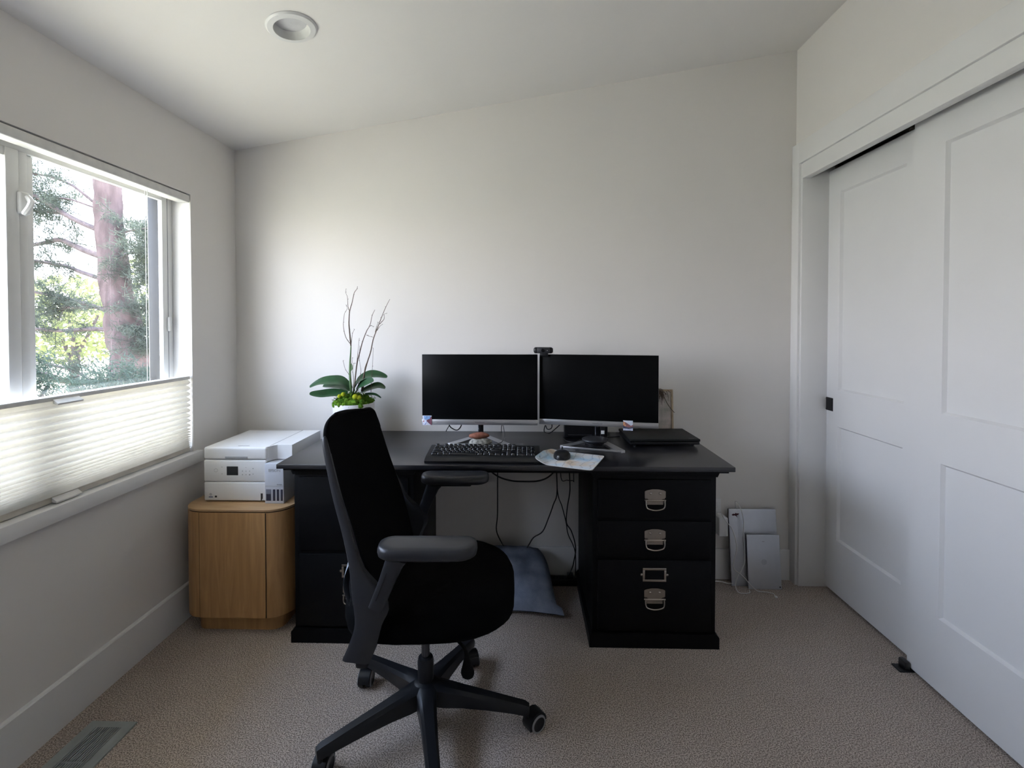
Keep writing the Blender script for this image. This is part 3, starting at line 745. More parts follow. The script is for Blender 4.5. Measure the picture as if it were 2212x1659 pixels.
for ri, row in enumerate(rows):
    y_ = rowy[ri]; x_ = X0
    if row:
        for (wu,) in row: key(wu, x_ + wu * U_ / 2, y_); x_ += wu * U_
    else:
        for cx in [0] + [2 + i for i in range(4)] + [6.5 + i for i in range(4)] + [11 + i for i in range(4)]: key(1, x_ + (cx + .5) * U_, y_)
xn = X0 + 15.25 * U_
for cx in range(3):
    for ri in (3, 4, 5): key(1, xn + (cx + .5) * U_, rowy[ri])
    key(1, xn + (cx + .5) * U_, rowy[0])
key(1, xn + 1.5 * U_, rowy[1])
xp = X0 + 18.5 * U_
key(2, xp + U_, rowy[0]); key(1, xp + 2.5 * U_, rowy[0])
for ri in (1, 2, 3):
    for cx in range(3): key(1, xp + (cx + .5) * U_, rowy[ri])
for cx in range(4): key(1, xp + (cx + .5) * U_, rowy[4])
key(1, xp + 3.5 * U_, (rowy[0] + rowy[1]) / 2, 2.0); key(1, xp + 3.5 * U_, (rowy[2] + rowy[3]) / 2, 2.0)
MB().rbox(xp + .3 * U_, xp + 3.2 * U_, .139, .1415, .0180, .0188, .0003).build('indicator_strip', PLASTG, kb)

# ------------------------------------------------------------------ mouse pad and mouse
pc, prot = Vector((.190, 1.953, .7625)), math.radians(-22)
def padmat():
    m = bpy.data.materials.new('map_print'); m.use_nodes = True
    n = m.node_tree.nodes; l = m.node_tree.links; p = n['Principled BSDF']; p.inputs['Roughness'].default_value = .55
    t = n.new('ShaderNodeTexCoord'); ns = n.new('ShaderNodeTexNoise'); ns.inputs['Scale'].default_value = 9; ns.inputs['Detail'].default_value = 4
    r = n.new('ShaderNodeValToRGB'); e = r.color_ramp.elements
    e[0].position = .36; e[0].color = (.36, .58, .78, 1); e[1].position = .52; e[1].color = (.74, .76, .80, 1)
    q = e.new(.44); q.color = (.62, .72, .82, 1); q = e.new(.63); q.color = (.72, .60, .48, 1); q = e.new(.72); q.color = (.34, .24, .17, 1)
    wv = n.new('ShaderNodeTexWave'); wv.inputs['Scale'].default_value = 9; wv.inputs['Distortion'].default_value = 10; wv.inputs['Detail'].default_value = 3
    r2 = n.new('ShaderNodeValToRGB'); r2.color_ramp.elements[0].position = .02; r2.color_ramp.elements[1].position = .12
    r2.color_ramp.elements[0].color = (.45, .45, .5, 1); r2.color_ramp.elements[1].color = (1, 1, 1, 1)
    mx = n.new('ShaderNodeMix'); mx.data_type = 'RGBA'; mx.blend_type = 'MULTIPLY'; mx.inputs[0].default_value = .45
    l.new(t.outputs['Object'], ns.inputs['Vector']); l.new(t.outputs['Object'], wv.inputs['Vector'])
    l.new(ns.outputs['Fac'], r.inputs[0]); l.new(wv.outputs['Fac'], r2.inputs[0])
    l.new(r.outputs[0], mx.inputs[6]); l.new(r2.outputs[0], mx.inputs[7]); l.new(mx.outputs[2], p.inputs['Base Color'])
    return m
mp_ = thing('mouse_pad', 'map printed mouse pad overhanging the desk edge', 'mouse pad', pc, (0, 0, prot))
def padpt(u, v, top):
    hx_, hy_ = .117, .108
    x, y = (u * 2 - 1) * hx_, (v * 2 - 1) * hy_
    r = .014   # rounded corners
    ax, ay = abs(x) - (hx_ - r), abs(y) - (hy_ - r)
    if ax > 0 and ay > 0:
        d = math.hypot(ax, ay); k_ = max(ax, ay) / d
        x = math.copysign(hx_ - r + ax * k_, x); y = math.copysign(hy_ - r + ay * k_, y)
    zz_ = .024 * max(0, (-x - .060) / .057) ** 1.4 * (1 - .75 * max(0, y / hy_))
    return (x, y, zz_ + (.003 if top else 0))
pmb = MB(); N_ = 25
pmb.grid(lambda u, v: padpt(u, v, True), N_, N_, 0); pmb.grid(lambda u, v: padpt(1 - u, v, False), N_, N_, 1)
bd = [(i / (N_ - 1), 0) for i in range(N_)] + [(1, i / (N_ - 1)) for i in range(1, N_)] + [(1 - i / (N_ - 1), 1) for i in range(1, N_)] + [(0, 1 - i / (N_ - 1)) for i in range(1, N_ - 1)]
pmb.loft([[padpt(u, v, False) for u, v in bd], [padpt(u, v, True) for u, v in bd]], 1, cap=False)
pmb.build('pad', [padmat(), WHITEP], mp_, 40)
ms = thing('mouse', 'black wireless mouse on the map printed pad', 'mouse', (.158, 1.985, .7662), (0, 0, math.radians(-6)))
rings = []
for i in range(13):
    t_ = i / 12; y = -.052 + .104 * t_
    wdt = .0355 * (math.sin(math.pi * min(max(t_ * .92 + .04, 0), 1)) ** .42); hgt = .029 * (math.sin(math.pi * (t_ * .86 + .05)) ** .55)
    rings.append([(wdt * math.cos(a) * (1 if math.sin(a) >= 0 else 1), y, max(0, hgt * max(0, math.sin(a)) ** .75)) for a in [math.pi * k / 14 for k in range(15)]])
MB().loft(rings).build('shell', PLASTIC, ms, 50)
MB().rbox(-.0035, .0035, .018, .040, .026, .0345, .003).build('wheel', PLASTG, ms)
MB().lathe([(.004, 0), (.003, -.0008)], (-.014, -.050, .014), 12, 'y').build('badge', SILVER, ms)

# ------------------------------------------------------------------ puck, dock, usb stick, laptop, frame
pk = thing('puck', 'round black puck sitting in the right monitor foot', 'charging puck', (.318, 2.150, .7735))
MB().lathe([(.040, 0), (.044, .003), (.044, .006), (.038, .008), (.038, .011), (.043, .013), (.043, .016), (.038, .018)], n=32).build('base', PLASTIC, pk)
MB().lathe([(.045, .018), (.055, .021), (.058, .027), (.056, .031), (.05, .032)], n=36).build('disc', PLASTG, pk)
dc = thing('docking_station', 'flat black docking box behind the right monitor', 'docking station', (.305, 2.375, .762))
MB().rbox(-.105, .105, -.03, .03, 0, .075, .006).build('case', PLASTIC, dc)
MB().rbox(-.09, .09, -.0315, -.03, .01, .016, .0004).build('port_strip', CHROME, dc)
us = thing('usb_stick', 'black usb stick with white label by the monitor pole', 'usb stick', (.366, 2.232, .762))
MB().rbox(-.009, .009, -.005, .005, 0, .082, .002).build('body', PLASTIC, us)
MB().rbox(-.008, .008, -.0056, -.005, .046, .062, .0002).build('label_sticker', WHITEP, us)
lp = thing('laptop', 'closed black laptop lying at the right end of the desk', 'laptop', (.635, 2.285, .762), (0, 0, math.radians(1.5)))
MB().rbox(-.158, .158, -.110, .115, .010, .023, .004).build('base', PLASTIC, lp)
MB().rbox(-.160, .160, -.113, .116, .024, .036, .004, 3).build('lid', mat('laptop_black', (.007, .008, .008), .55, spec=.3), lp)
for a in (-.13, .13):
    for b_ in (-.09, .095): MB().lathe([(.008, 0), (.008, .0105)], (a, b_, 0), 10).build('foot', KEYB, lp)
MB().rbox(.112, .138, -.098, -.094, .0358, .0364, .0002).build('lid_badge', SILVD, lp)
fr = thing('canvas_picture', 'small wooden framed floral canvas leaning behind the right monitor', 'picture', (.675, 2.458, .762), (math.radians(-5), 0, 0))
fw, fh = .088, .222
FRW = wood_mat('pale_frame_wood', (.36, .27, .17), (.50, .40, .27), (3, 3, 3))
for a in ((-fw, -fw + .010, 0, fh), (fw - .010, fw, 0, fh)): MB().rbox(a[0], a[1], -.008, .008, a[2], a[3], .001).build('frame_side', FRW, fr)
for a in ((-fw + .01, fw - .01, 0, .010), (-fw + .01, fw - .01, fh - .010, fh)): MB().rbox(a[0], a[1], -.008, .008, a[2], a[3], .001).build('frame_rail', FRW, fr)
MB().box(-fw + .01, fw - .01, -.001, .004, .010, fh - .010).build('canvas', mat('floral_canvas', (.66, .58, .55), .9, vs=22, col2=(.36, .35, .30)), fr, 0)
sp = thing('dried_sprig', 'dried drooping sprig hung on the small picture frame', 'dried flower', (.69, 2.443, .979))
sm = MB()
sm.tube(catmull([(-.03, 0, -.015), (-.01, 0, .005), (.012, 0, -.01), (.032, -.002, -.055), (.055, -.002, -.09), (.072, -.004, -.108)], 5), .0018, 6)
for k in range(60):
    b0 = Vector((random.gauss(-.005, .012), random.gauss(-.004, .004), random.gauss(0, .007)))
    e0 = b0 + Vector((random.uniform(-.005, .025), random.uniform(-.008, .002), random.uniform(-.06, -.01)))
    sm.tube([b0, b0.lerp(e0, .5) + Vector((.004, 0, .004)), e0], [.0012, .001, .0005], 4)
sm.build('stem', TWIG, sp)

# ------------------------------------------------------------------ cables
def cable(label, pts, r=.0022, m=CABLE, cat='cable', group=None, n=5):
    P_ = [Vector(p) for p in pts]; b0 = P_[0].copy()
    o = MB().tube([p - b0 for p in catmull(P_, n)], r, 7).build('cable', m, None, 60, b0)
    return tag(o, label, cat, group)
cable('thick black cable sagging just under the desk top', [(-.20, 2.40, .724), (-.178, 2.40, .60), (-.136, 2.4, .555), (-.072, 2.4, .532), (-.008, 2.4, .527), (.075, 2.4, .531), (.129, 2.4, .555), (.158, 2.4, .60), (.17, 2.40, .724)], .004)
cable('long black cable hanging in a deep loop below the desk', [(-.131, 2.38, .724), (-.131, 2.38, .455), (-.132, 2.38, .357), (-.137, 2.38, .288), (-.116, 2.38, .234), (-.082, 2.38, .185), (-.038, 2.38, .157), (.002, 2.38, .176), (.026, 2.38, .216), (.05, 2.38, .253), (.094, 2.38, .283), (.123, 2.38, .35), (.147, 2.38, .418), (.166, 2.38, .492), (.154, 2.38, .724)], .003)
cable('thin black cable slanting down to the right cabinet', [(.162, 2.42, .724), (.17, 2.42, .478), (.194, 2.42, .394), (.214, 2.42, .314), (.224, 2.42, .255), (.249, 2.42, .2), (.262, 2.42, .15), (.262, 2.42, .04)], .0025)
cable('black cable twisting down to the power strip', [(.22, 2.41, .724), (.232, 2.41, .522), (.23, 2.41, .458), (.22, 2.41, .398), (.215, 2.41, .318), (.238, 2.405, .279), (.256, 2.405, .224), (.262, 2.41, .175), (.254, 2.41, .125), (.246, 2.41, .09), (.225, 2.405, .045)], .003)
cable('short black cable loop under the desk beside the right cabinet', [(.184, 2.43, .724), (.189, 2.43, .538), (.219, 2.43, .526), (.248, 2.43, .524), (.254, 2.43, .534), (.243, 2.43, .724)], .0022)
cable('thin black cable curling under the left monitor, left end', [(-.345, 2.36, .85), (-.36, 2.38, .835), (-.38, 2.40, .80), (-.395, 2.42, .775), (-.40, 2.47, .765)], .002)
cable('black monitor cable drooping behind the left monitor', [(-.30, 2.30, .86), (-.31, 2.36, .815), (-.335, 2.40, .785), (-.36, 2.41, .79), (-.375, 2.40, .81), (-.37, 2.36, .86)], .003)
cable('grey usb lead arching beside the stones', [(-.115, 2.44, .765), (-.113, 2.42, .80), (-.105, 2.39, .815), (-.097, 2.33, .805), (-.090, 2.24, .790), (-.10, 2.17, .782), (-.118, 2.135, .780), (-.125, 2.10, .766)], .0018, PLASTG)
cable('black leads bunched left of the docking box', [(.135, 2.36, .85), (.14, 2.40, .80), (.12, 2.43, .785), (.11, 2.45, .80), (.105, 2.46, .766), (.13, 2.43, .765), (.165, 2.40, .80), (.19, 2.38, .83)], .0025)
cable('black lead lying on the desk behind the right monitor foot', [(.19, 2.33, .766), (.20, 2.27, .765), (.235, 2.245, .765), (.27, 2.285, .765), (.33, 2.335, .766), (.42, 2.345, .766), (.47, 2.36, .766)], .0022)
ps = thing('power_strip', 'black power strip on the carpet under the desk', 'power strip', (.17, 2.415, 0))
MB().rbox(-.10, .10, -.022, .022, 0, .036, .005).build('case', PLASTIC, ps)
for k in range(4): MB().rbox(-.085 + k * .045, -.055 + k * .045, -.015, .015, .036, .0375 if k != 3 else .055, .002).build('socket', KEYB, ps)
# ------------------------------------------------------------------ plush pillow under the desk
pw = MB()
def plush(u, v, s_):
    a, b_ = u * 2 - 1, v * 2 - 1
    th_ = max(0, (1 - abs(a) ** 2.6) * (1 - abs(b_) ** 2.6)) ** .6
    ex = 1 + .09 * (abs(a) * abs(b_)) ** 3
    wr = .006 * math.sin(7 * a + 3 * b_) + .005 * math.sin(11 * b_ - 4 * a)
    return (a * (.215 - .03 * b_) * ex * (1 - .05 * b_ * b_) * (1 - .22 * max(0, b_) ** 4) + (.02 if a > .8 and b_ < -.8 else 0), b_ * .165 * ex * (1 - .10 * max(0, b_) * a ** 4), s_ * (.068 * th_ + .002) + (wr * th_ if s_ > 0 else 0))
for s_ in (1, -1): pw.grid(lambda u, v: plush(u if s_ > 0 else 1 - u, v, s_), 30, 26)
o = pw.build('floor_pillow', BLUEF, None, 70, (-.085, 2.283, .106), (math.radians(27), 0, math.radians(-3)))
tag(o, 'blue grey plush pillow leaning on the wall under the desk', 'pillow')

# ------------------------------------------------------------------ orchid
OX, OY = -.8345, 2.33
oc = thing('orchid', 'orchid without blooms in a white pot with bare twigs', 'plant', (OX, OY, .762))
def ol(p, dy=0): return (p[0] - OX, dy, p[2] - .762) if len(p) == 3 else (p[0] - OX, dy, p[1] - .762)
MB().lathe([(.070, 0), (.090, .004), (.0965, .02), (.0975, .10), (.0975, .170), (.096, .172), (.093, .170), (.092, .155)], n=40).build('pot', WHITEP, oc)
mm = MB()
for k in range(120):
    a = random.uniform(0, 6.283); rr = math.sqrt(random.random()) * .088
    q = random.uniform(.011, .02); hgt = .168 + .034 * (1 - (rr / .09) ** 2) + random.uniform(-.006, .006)
    rg_ = []
    for i in range(5):
        th_ = math.pi * (i + .5) / 5
        rg_.append([(rr * math.cos(a) + q * math.sin(th_) * math.cos(b_) * random.uniform(.8, 1.2), rr * math.sin(a) + q * math.sin(th_) * math.sin(b_) * random.uniform(.8, 1.2), hgt + q * .8 * math.cos(th_)) for b_ in [2 * math.pi * j / 7 for j in range(7)]])
    mm.loft(rg_)
for k in range(1500):
    a = random.uniform(0, 6.283); rr = math.sqrt(random.random()) * .094
    p = Vector((rr * math.cos(a), rr * math.sin(a), .182 + .032 * (1 - (rr / .09) ** 2)))
    needles(mm, p, 1, .013, .25, .0012)
o = mm.build('moss', MOSS, oc, 0); o['kind'] = 'stuff'
for p, q in (((-.884, -.055, .972), .010), ((-.868, -.05, .980), .011), ((-.806, -.06, .970), .014), ((-.79, -.055, .965), .012)):
    mb = MB(); rg_ = []
    for i in range(7):
        th_ = math.pi * (i + .5) / 7
        rg_.append([(p[0] - OX + q * math.sin(th_) * math.cos(b_), p[1] + q * math.sin(th_) * math.sin(b_), p[2] - .762 + q * math.cos(th_)) for b_ in [2 * math.pi * j / 12 for j in range(12)]])
    mb.loft(rg_); mb.build('moss_ball', MOSSY, oc, 60)
LV = [([(-.850, 1.000), (-.889, 1.037), (-.933, 1.042), (-.986, 1.037), (-1.037, 1.013)], -.035, .026),
      ([(-.850, .995), (-.898, 1.013), (-.942, 1.015), (-1.0, 1.011)], .03, .020),
      ([(-.860, .980), (-.92, .984), (-.973, .981), (-1.02, .986)], -.075, .022),
      ([(-.836, 1.000), (-.809, 1.042), (-.765, 1.066), (-.721, 1.068), (-.675, 1.056)], .02, .024),
      ([(-.820, .990), (-.792, 1.022), (-.756, 1.036), (-.722, 1.046)], -.05, .026),
      ([(-.800, .985), (-.752, 1.005), (-.721, 1.012), (-.693, .998)], .05, .018),
      ([(-.842, .975), (-.820, .989), (-.803, 1.013)], -.08, .012),
      ([(-.780, .975), (-.752, .976), (-.726, .972), (-.700, .957)], .0, .006)]
for pts, dy, wd in LV:
    n_ = len(pts)
    cp = catmull([ol(p, dy * (.15 + .85 * i / (n_ - 1))) for i, p in enumerate(pts)], 6)
    N2 = len(cp); mb = MB(); L_, R_, C_ = [], [], []
    rg_ = []
    for i, p in enumerate(cp):
        t_ = i / (N2 - 1); T = (cp[min(i + 1, N2 - 1)] - cp[max(i - 1, 0)]).normalized()
        side = Vector((0, 1, .75)); side = (side - T * side.dot(T)).normalized(); up = T.cross(side); up = up if up.z > 0 else -up
        ww = 1.2 * wd * (math.sin(math.pi * (.12 + .86 * t_)) ** .6) + .001; th_ = .0012
        rg_.append([p + side * ww + up * ww * .22, p + side * ww * .5 + up * ww * .05, p - up * .001, p - side * ww * .5 + up * ww * .05, p - side * ww + up * ww * .22,
                    p - side * ww * .5 + up * (ww * .05 - th_ * 2), p - up * (.001 + th_ * 2), p + side * ww * .5 + up * (ww * .05 - th_ * 2)])
    mb.loft(rg_); mb.build('leaf', LEAF, oc, 60)
ST = {"main": [(-.848,.965),(-.85,1.02),(-.853,1.073),(-.852,1.13),(-.849,1.173),(-.847,1.213)]}
MB().tube(catmull([ol(p) for p in ST['main']], 5), [.0075 - .005 * i / 25 for i in range(26)], 8).build('flower_stem', STEM, oc, 60)
mb = MB(); mb.loft([[Vector(ol((-.850 + a, 1.085 + b_))) + Vector((0, y_, 0)) for a, b_ in ((0, 0), (.010, .012), (.010, .03), (.004, .04), (.001, .02))] for y_ in (-.003, .003)]); mb.build('bract', STEM, oc, 60)
TW = [[(-.847,1.213),(-.85,1.257),(-.854,1.3),(-.856,1.326),(-.853,1.37),(-.849,1.392),(-.84,1.427),(-.829,1.47),(-.816,1.49),(-.813,1.503)],
 [(-.853,1.379),(-.861,1.405),(-.864,1.449),(-.87,1.473),(-.868,1.492)],[(-.851,1.224),(-.87,1.252),(-.881,1.292),(-.884,1.326),(-.878,1.37),(-.864,1.394),(-.869,1.414)],
 [(-.846,1.222),(-.843,1.252),(-.837,1.278),(-.829,1.292)],[(-.833,.99),(-.829,1.042),(-.818,1.125),(-.804,1.178),(-.793,1.222),(-.782,1.252),(-.768,1.287),(-.753,1.313),(-.742,1.361),(-.727,1.388)],
 [(-.753,1.309),(-.742,1.31),(-.736,1.304)],[(-.795,.99),(-.785,1.06),(-.769,1.125),(-.751,1.182),(-.738,1.239),(-.724,1.278),(-.706,1.322),(-.693,1.357),(-.675,1.401),(-.655,1.44)],
 [(-.79,.99),(-.781,1.06),(-.778,1.103),(-.756,1.165),(-.742,1.217)],[(-.718,1.287),(-.704,1.307),(-.689,1.318)],[(-.704,1.318),(-.682,1.344),(-.682,1.366),(-.671,1.37)],
 [(-.726,1.278),(-.718,1.309),(-.711,1.329)],[(-.771,1.265),(-.755,1.259),(-.738,1.254)],[(-.815,.99),(-.809,1.042),(-.798,1.086),(-.804,1.138),(-.803,1.213)],
 [(-.82,1.125),(-.813,1.182),(-.805,1.25)],[(-.85,1.05),(-.858,1.073),(-.877,1.099),(-.887,1.138)],[(-.75,.985),(-.743,1.073),(-.74,1.125),(-.736,1.2)],
 [(-.838,.99),(-.836,1.051),(-.839,1.09),(-.831,1.125),(-.824,1.125)],[(-.848,1.108),(-.842,1.13),(-.84,1.156)]]
thick = {0: .0034, 4: .0034, 6: .0036, 7: .0026}
for i, t_ in enumerate(TW):
    cp = catmull([ol(p, random.uniform(-.004, .004)) for p in t_], 4); r0 = thick.get(i, .0016)
    mb = MB(); mb.tube(cp, [max(.0008, r0 * (1 - .75 * k / (len(cp) - 1))) for k in range(len(cp))], 6)
    for k in range(2, len(cp), 5):
        p = cp[k]; mb.tube([p, p + Vector((random.choice((-1, 1)) * .004, 0, .003))], [.0012, .0005], 4)
    mb.build('twig', TWIG, oc, 60)

# ------------------------------------------------------------------ office chair
ch = thing('office_chair', 'black mesh office chair with padded arms turned sideways at the desk', 'chair', (-.318, 1.53, 0), (0, 0, .02))
FL = [(-.2335,-.236,1.008),(-.2350,-.240,.998),(-.230,-.245,.970),(-.22,-.25,.926),(-.198,-.26,.842),(-.172,-.27,.759),(-.154,-.28,.695),(-.146,-.285,.655),(-.139,-.29,.596),(-.132,-.29,.528),(-.145,-.29,.479),(-.166,-.29,.43)]
FR = [(-.2275,-.235,1.009),(-.2220,-.240,1.000),(-.213,-.245,.972),(-.201,-.25,.929),(-.176,-.26,.847),(-.148,-.27,.768),(-.128,-.28,.708),(-.109,-.285,.661),(-.043,-.29,.582),(-.061,-.29,.523),(-.076,-.29,.467),(-.094,-.29,.421)]
TH = [.008,.012,.015,.016,.018,.022,.026,.030,.040,.042,.042,.040]
for s_ in (1, -1):
    rg_ = []
    A = catmull(FL, 4); B = catmull(FR, 4); H_ = [v.x for v in catmull([(t_, 0, 0) for t_ in TH], 4)]
    for a, b_, t_ in zip(A, B, H_):
        e = (b_ - a) * .12
        ring = [a, a + Vector((0, t_ * .85, 0)) + e, b_ + Vector((0, t_ * .85, 0)) - e, b_, b_ - Vector((0, t_ * .15, 0)) - e, a - Vector((0, t_ * .15, 0)) + e]
        rg_.append([(p.x - (.018 if s_ < 0 else 0) * min(1, max(0, (p.z - .6) / .15)), p.y * s_, p.z) for p in ring])
    MB().loft(rg_).build('back_frame', PLASTG, ch, 50)
# back: fabric panel, curved, with rounded top
ZB = [(.50, -.066, .17), (.54, -.084, .195), (.585, -.100, .215), (.65, -.122, .232), (.70, -.138, .238), (.76, -.158, .238), (.84, -.185, .236), (.90, -.203, .234), (.94, -.214, .234), (.965, -.220, .231), (.984, -.225, .227), (1.000, -.228, .221), (1.012, -.230, .211), (1.021, -.232, .194), (1.028, -.233, .168), (1.032, -.2335, .125)]
ZB2 = catmull(ZB, 3)
rg_ = []
for q in ZB2:
    zq, xb, hw = q.x, q.y, q.z; ring = []
    for k in range(15):
        u = -1 + 2 * k / 14; ring.append((xb - .018 * (1 - u * u) + .006, u * hw, zq + .004 * (1 - u * u) - .016 * u * max(0, (zq - .9) / .13)))
    for k in range(15):
        u = 1 - 2 * k / 14; ring.append((xb - .018 * (1 - u * u) - .016 * (1 - u ** 6) - .002, u * hw, zq + .004 * (1 - u * u) - .016 * u * max(0, (zq - .9) / .13)))
    rg_.append(ring)
MB().loft(rg_).build('backrest', FABRIC, ch, 60)
rim = [(q.y - .002, -q.z - .002, q.x + .016 * max(0, (q.x - .9) / .13)) for q in ZB2[24:]] + [(-.250, 0, 1.034)] + [(q.y - .002, q.z + .002, q.x - .016 * max(0, (q.x - .9) / .13)) for q in reversed(ZB2[24:])]
MB().tube(catmull(rim, 2), .008, 8).build('top_rim', FABRIC, ch, 60)
lm = MB()
lm.grid(lambda u, v: (-.155 - .035 * (1 - (2 * u - 1) ** 2) - .016 * math.sin(math.pi * v), (2 * u - 1) * .265, .560 + .11 * v), 17, 9)
lm.grid(lambda u, v: (-.145 - .035 * (1 - (2 * u - 1) ** 2) - .010 * math.sin(math.pi * v), (2 * (1 - u) - 1) * .265, .560 + .11 * v), 17, 9)
lm.build('lumbar_support', LUMB, ch, 60)
# seat
rg_ = []
for zq, k in ((.432, .80), (.434, .93), (.445, .985), (.465, 1.0), (.495, 1.0), (.514, .965), (.526, .89), (.533, .70), (.536, .35)):
    ring = []
    for j in range(40):
        a = 2 * math.pi * j / 40; cx = math.copysign(abs(math.cos(a)) ** .62, math.cos(a)); cy = math.copysign(abs(math.sin(a)) ** .62, math.sin(a))
        x = .034 + .254 * k * cx; y = .252 * k * cy * (1 - .05 * cx)
        dz = -.018 * max(0, cx) ** 3 if zq > .46 else .006 * max(0, cx) ** 2
        ring.append((x, y, zq + dz))
    rg_.append(ring)
MB().loft(rg_).build('seat', FABRIC, ch, 60)
MB().loft([[(0.02 + .185 * a, .19 * b_, zq) for a, b_ in rrect(1, 1, .35)] for zq in (.418, .434)]).build('seat_pan', PLASTIC, ch)
MB().rbox(-.10, .11, -.07, .07, .352, .42, .012, 3).build('tilt_mechanism', PLASTIC, ch)
cb = MB(); cb.rbox(-.135, -.10, -.285, .285, .40, .432, .008); cb.build('cross_beam', PLASTIC, ch)
# arms
for s_ in (-1, 1):
    ap = MB()
    lo, hi = Vector((-.075, s_ * .292, .57)), Vector((-.020, s_ * .292, .706))
    d_ = (hi - lo).normalized(); w_ = Vector((d_.z, 0, -d_.x))
    def sec(c_, hw, ht):
        return [c_ + w_ * (hw * math.copysign(abs(math.cos(a)) ** .5, math.cos(a))) + Vector((0, ht * math.copysign(abs(math.sin(a)) ** .5, math.sin(a)), 0)) for a in [2 * math.pi * k / 20 for k in range(20)]]
    ap.loft([sec(lo, .020, .014), sec(lo.lerp(hi, .5), .021, .014), sec(lo.lerp(hi, .9), .025, .017), sec(hi, .030, .020)])
    post = ap.build('arm_post', PLASTG, ch, 50)
    gr_ = MB(); g0 = lo.lerp(hi, .18) - w_ * .008; g1 = lo.lerp(hi, .72) - w_ * .008
    gr_.tube([g0 + Vector((0, s_ * .0135, 0)), g1 + Vector((0, s_ * .0135, 0))], .0022, 6); gr_.build('slot', KEYB, post)
    MB().rbox(-.035, .125, s_ * .292 - .022, s_ * .292 + .022, .700, .716, .006).build('arm_bracket', PLASTIC, ch)
    pad = MB(); rg_ = []
    for zq, k in ((.714, .88), (.717, .965), (.724, 1.0), (.734, .99), (.741, .94), (.744, .84), (.745, .6)):
        ring = []
        for (a, b_) in rrect(.129, .047, .040, 6):
            kx = 1 - (1 - k) * .047 / .129
            ring.append((.062 + a * kx, (s_ * .296 if s_ < 0 else .284) + b_ * k, zq + .004 * ((a / .129) ** 2)))
        rg_.append(ring)
    pad.loft(rg_); pad.build('arm_pad', PLASTG, ch, 50)
# column and base
MB().lathe([(.0135, .20), (.0135, .36)], n=20).build('gas_column', CHROME, ch)
MB().lathe([(.024, .155), (.025, .16), (.026, .225), (.023, .238), (.015, .240)], n=24).build('column_cover', PLASTIC, ch)
MB().lathe([(.020, .012), (.021, .02), (.021, .10)], n=20).build('column_foot', PLASTIC, ch)
MB().lathe([(.036, .088), (.046, .100), (.048, .135), (.042, .156), (.028, .165)], n=30).build('hub', PLASTIC, ch)
for k in range(5):
    a = math.radians(-2.0 + 72 * k) - .02
    c_, s2 = math.cos(a), math.sin(a)
    R_ = lambda r, t_, zq: (r * c_ - t_ * s2, r * s2 + t_ * c_, zq)
    rg_ = []
    for r, hw, zt, zb in ((.030, .033, .160, .100), (.060, .029, .155, .094), (.12, .024, .143, .092), (.20, .0205, .127, .086), (.28, .0190, .110, .078), (.322, .0185, .101, .072), (.336, .014, .094, .074)):
        rg_.append([R_(r, -hw, zb), R_(r, hw, zb), R_(r, hw, zt - .010), R_(r, hw * .62, zt), R_(r, -hw * .62, zt), R_(r, -hw, zt - .010)])
    MB().loft(rg_).build('base_leg', PLASTIC, ch, 40)
    cs = MB(); cc = R_(.325, 0, 0)
    cs.lathe([(.008, .052), (.008, .085)], (cc[0], cc[1], 0), 10)
    ca = a + (3.84, .75, -.9, .9, .3)[k]   # caster swivel
    tx, ty = math.cos(ca), math.sin(ca); off = (.036, .018, .018, .018, .018)[k]
    ctr = Vector((cc[0] - tx * off, cc[1] - ty * off, .0275))
    ax = Vector((-ty, tx, 0)); fw_ = Vector((tx, ty, 0))
    hood = []
    for j in range(13):
        b_ = math.radians(-25 + 205 * j / 12); hood.append((math.cos(b_) * .0345, math.sin(b_) * .0345))
    rr_ = [[ctr + fw_ * x + Vector((0, 0, z3)) + ax * w3 for (x, z3) in hood + [(-.005, -.002)]] for w3 in (-.020, .020)]
    cs.loft(rr_)
    co = cs.build('caster', PLASTIC, ch, 45)
    for w3 in (-1, 1):
        wl = MB()
        def wr_(r, o_): return [ctr + ax * (w3 * o_) + (fw_ * math.cos(q) + Vector((0, 0, 1)) * math.sin(q)) * r for q in [2 * math.pi * j / 28 for j in range(28)]]
        wl.loft([wr_(.024, .004), wr_(.0275, .006), wr_(.0275, .0215)], 1, cap=False)
        wl.loft([wr_(.0275, .0215), wr_(.0265, .0245), wr_(.0225, .0255), wr_(.0215, .0245)], 0, cap=False)
        wl.loft([wr_(.0215, .0245), wr_(.020, .0235), wr_(.006, .0235), wr_(.001, .0235)], 1, cap=False)
        wl.loft([wr_(.024, .004), wr_(.001, .004)], 1, cap=False)
        wl.build('wheel', [RUBBER, PLASTIC], co, 40)
pd = MB(); cp = catmull([(.10, -.10, .372), (.130, -.125, .362), (.143, -.13, .345), (.146, -.13, .325), (.148, -.13, .30), (.149, -.13, .28), (.149, -.13, .262)], 3)
pd.tube(cp, [.005, .005, .005, .005, .005, .005, .0055, .006, .007, .008, .0105, .013, .0155, .018, .0195, .020, .019, .016, .009], 12)
for i, v in enumerate(pd.v): pd.v[i] = (v[0], -.13 + (v[1] + .13) * (.45 if v[2] < .33 else 1), v[2])
pd.build('tilt_lever', mat('matte_black', (.003, .003, .003), .6, spec=.12), ch, 60)

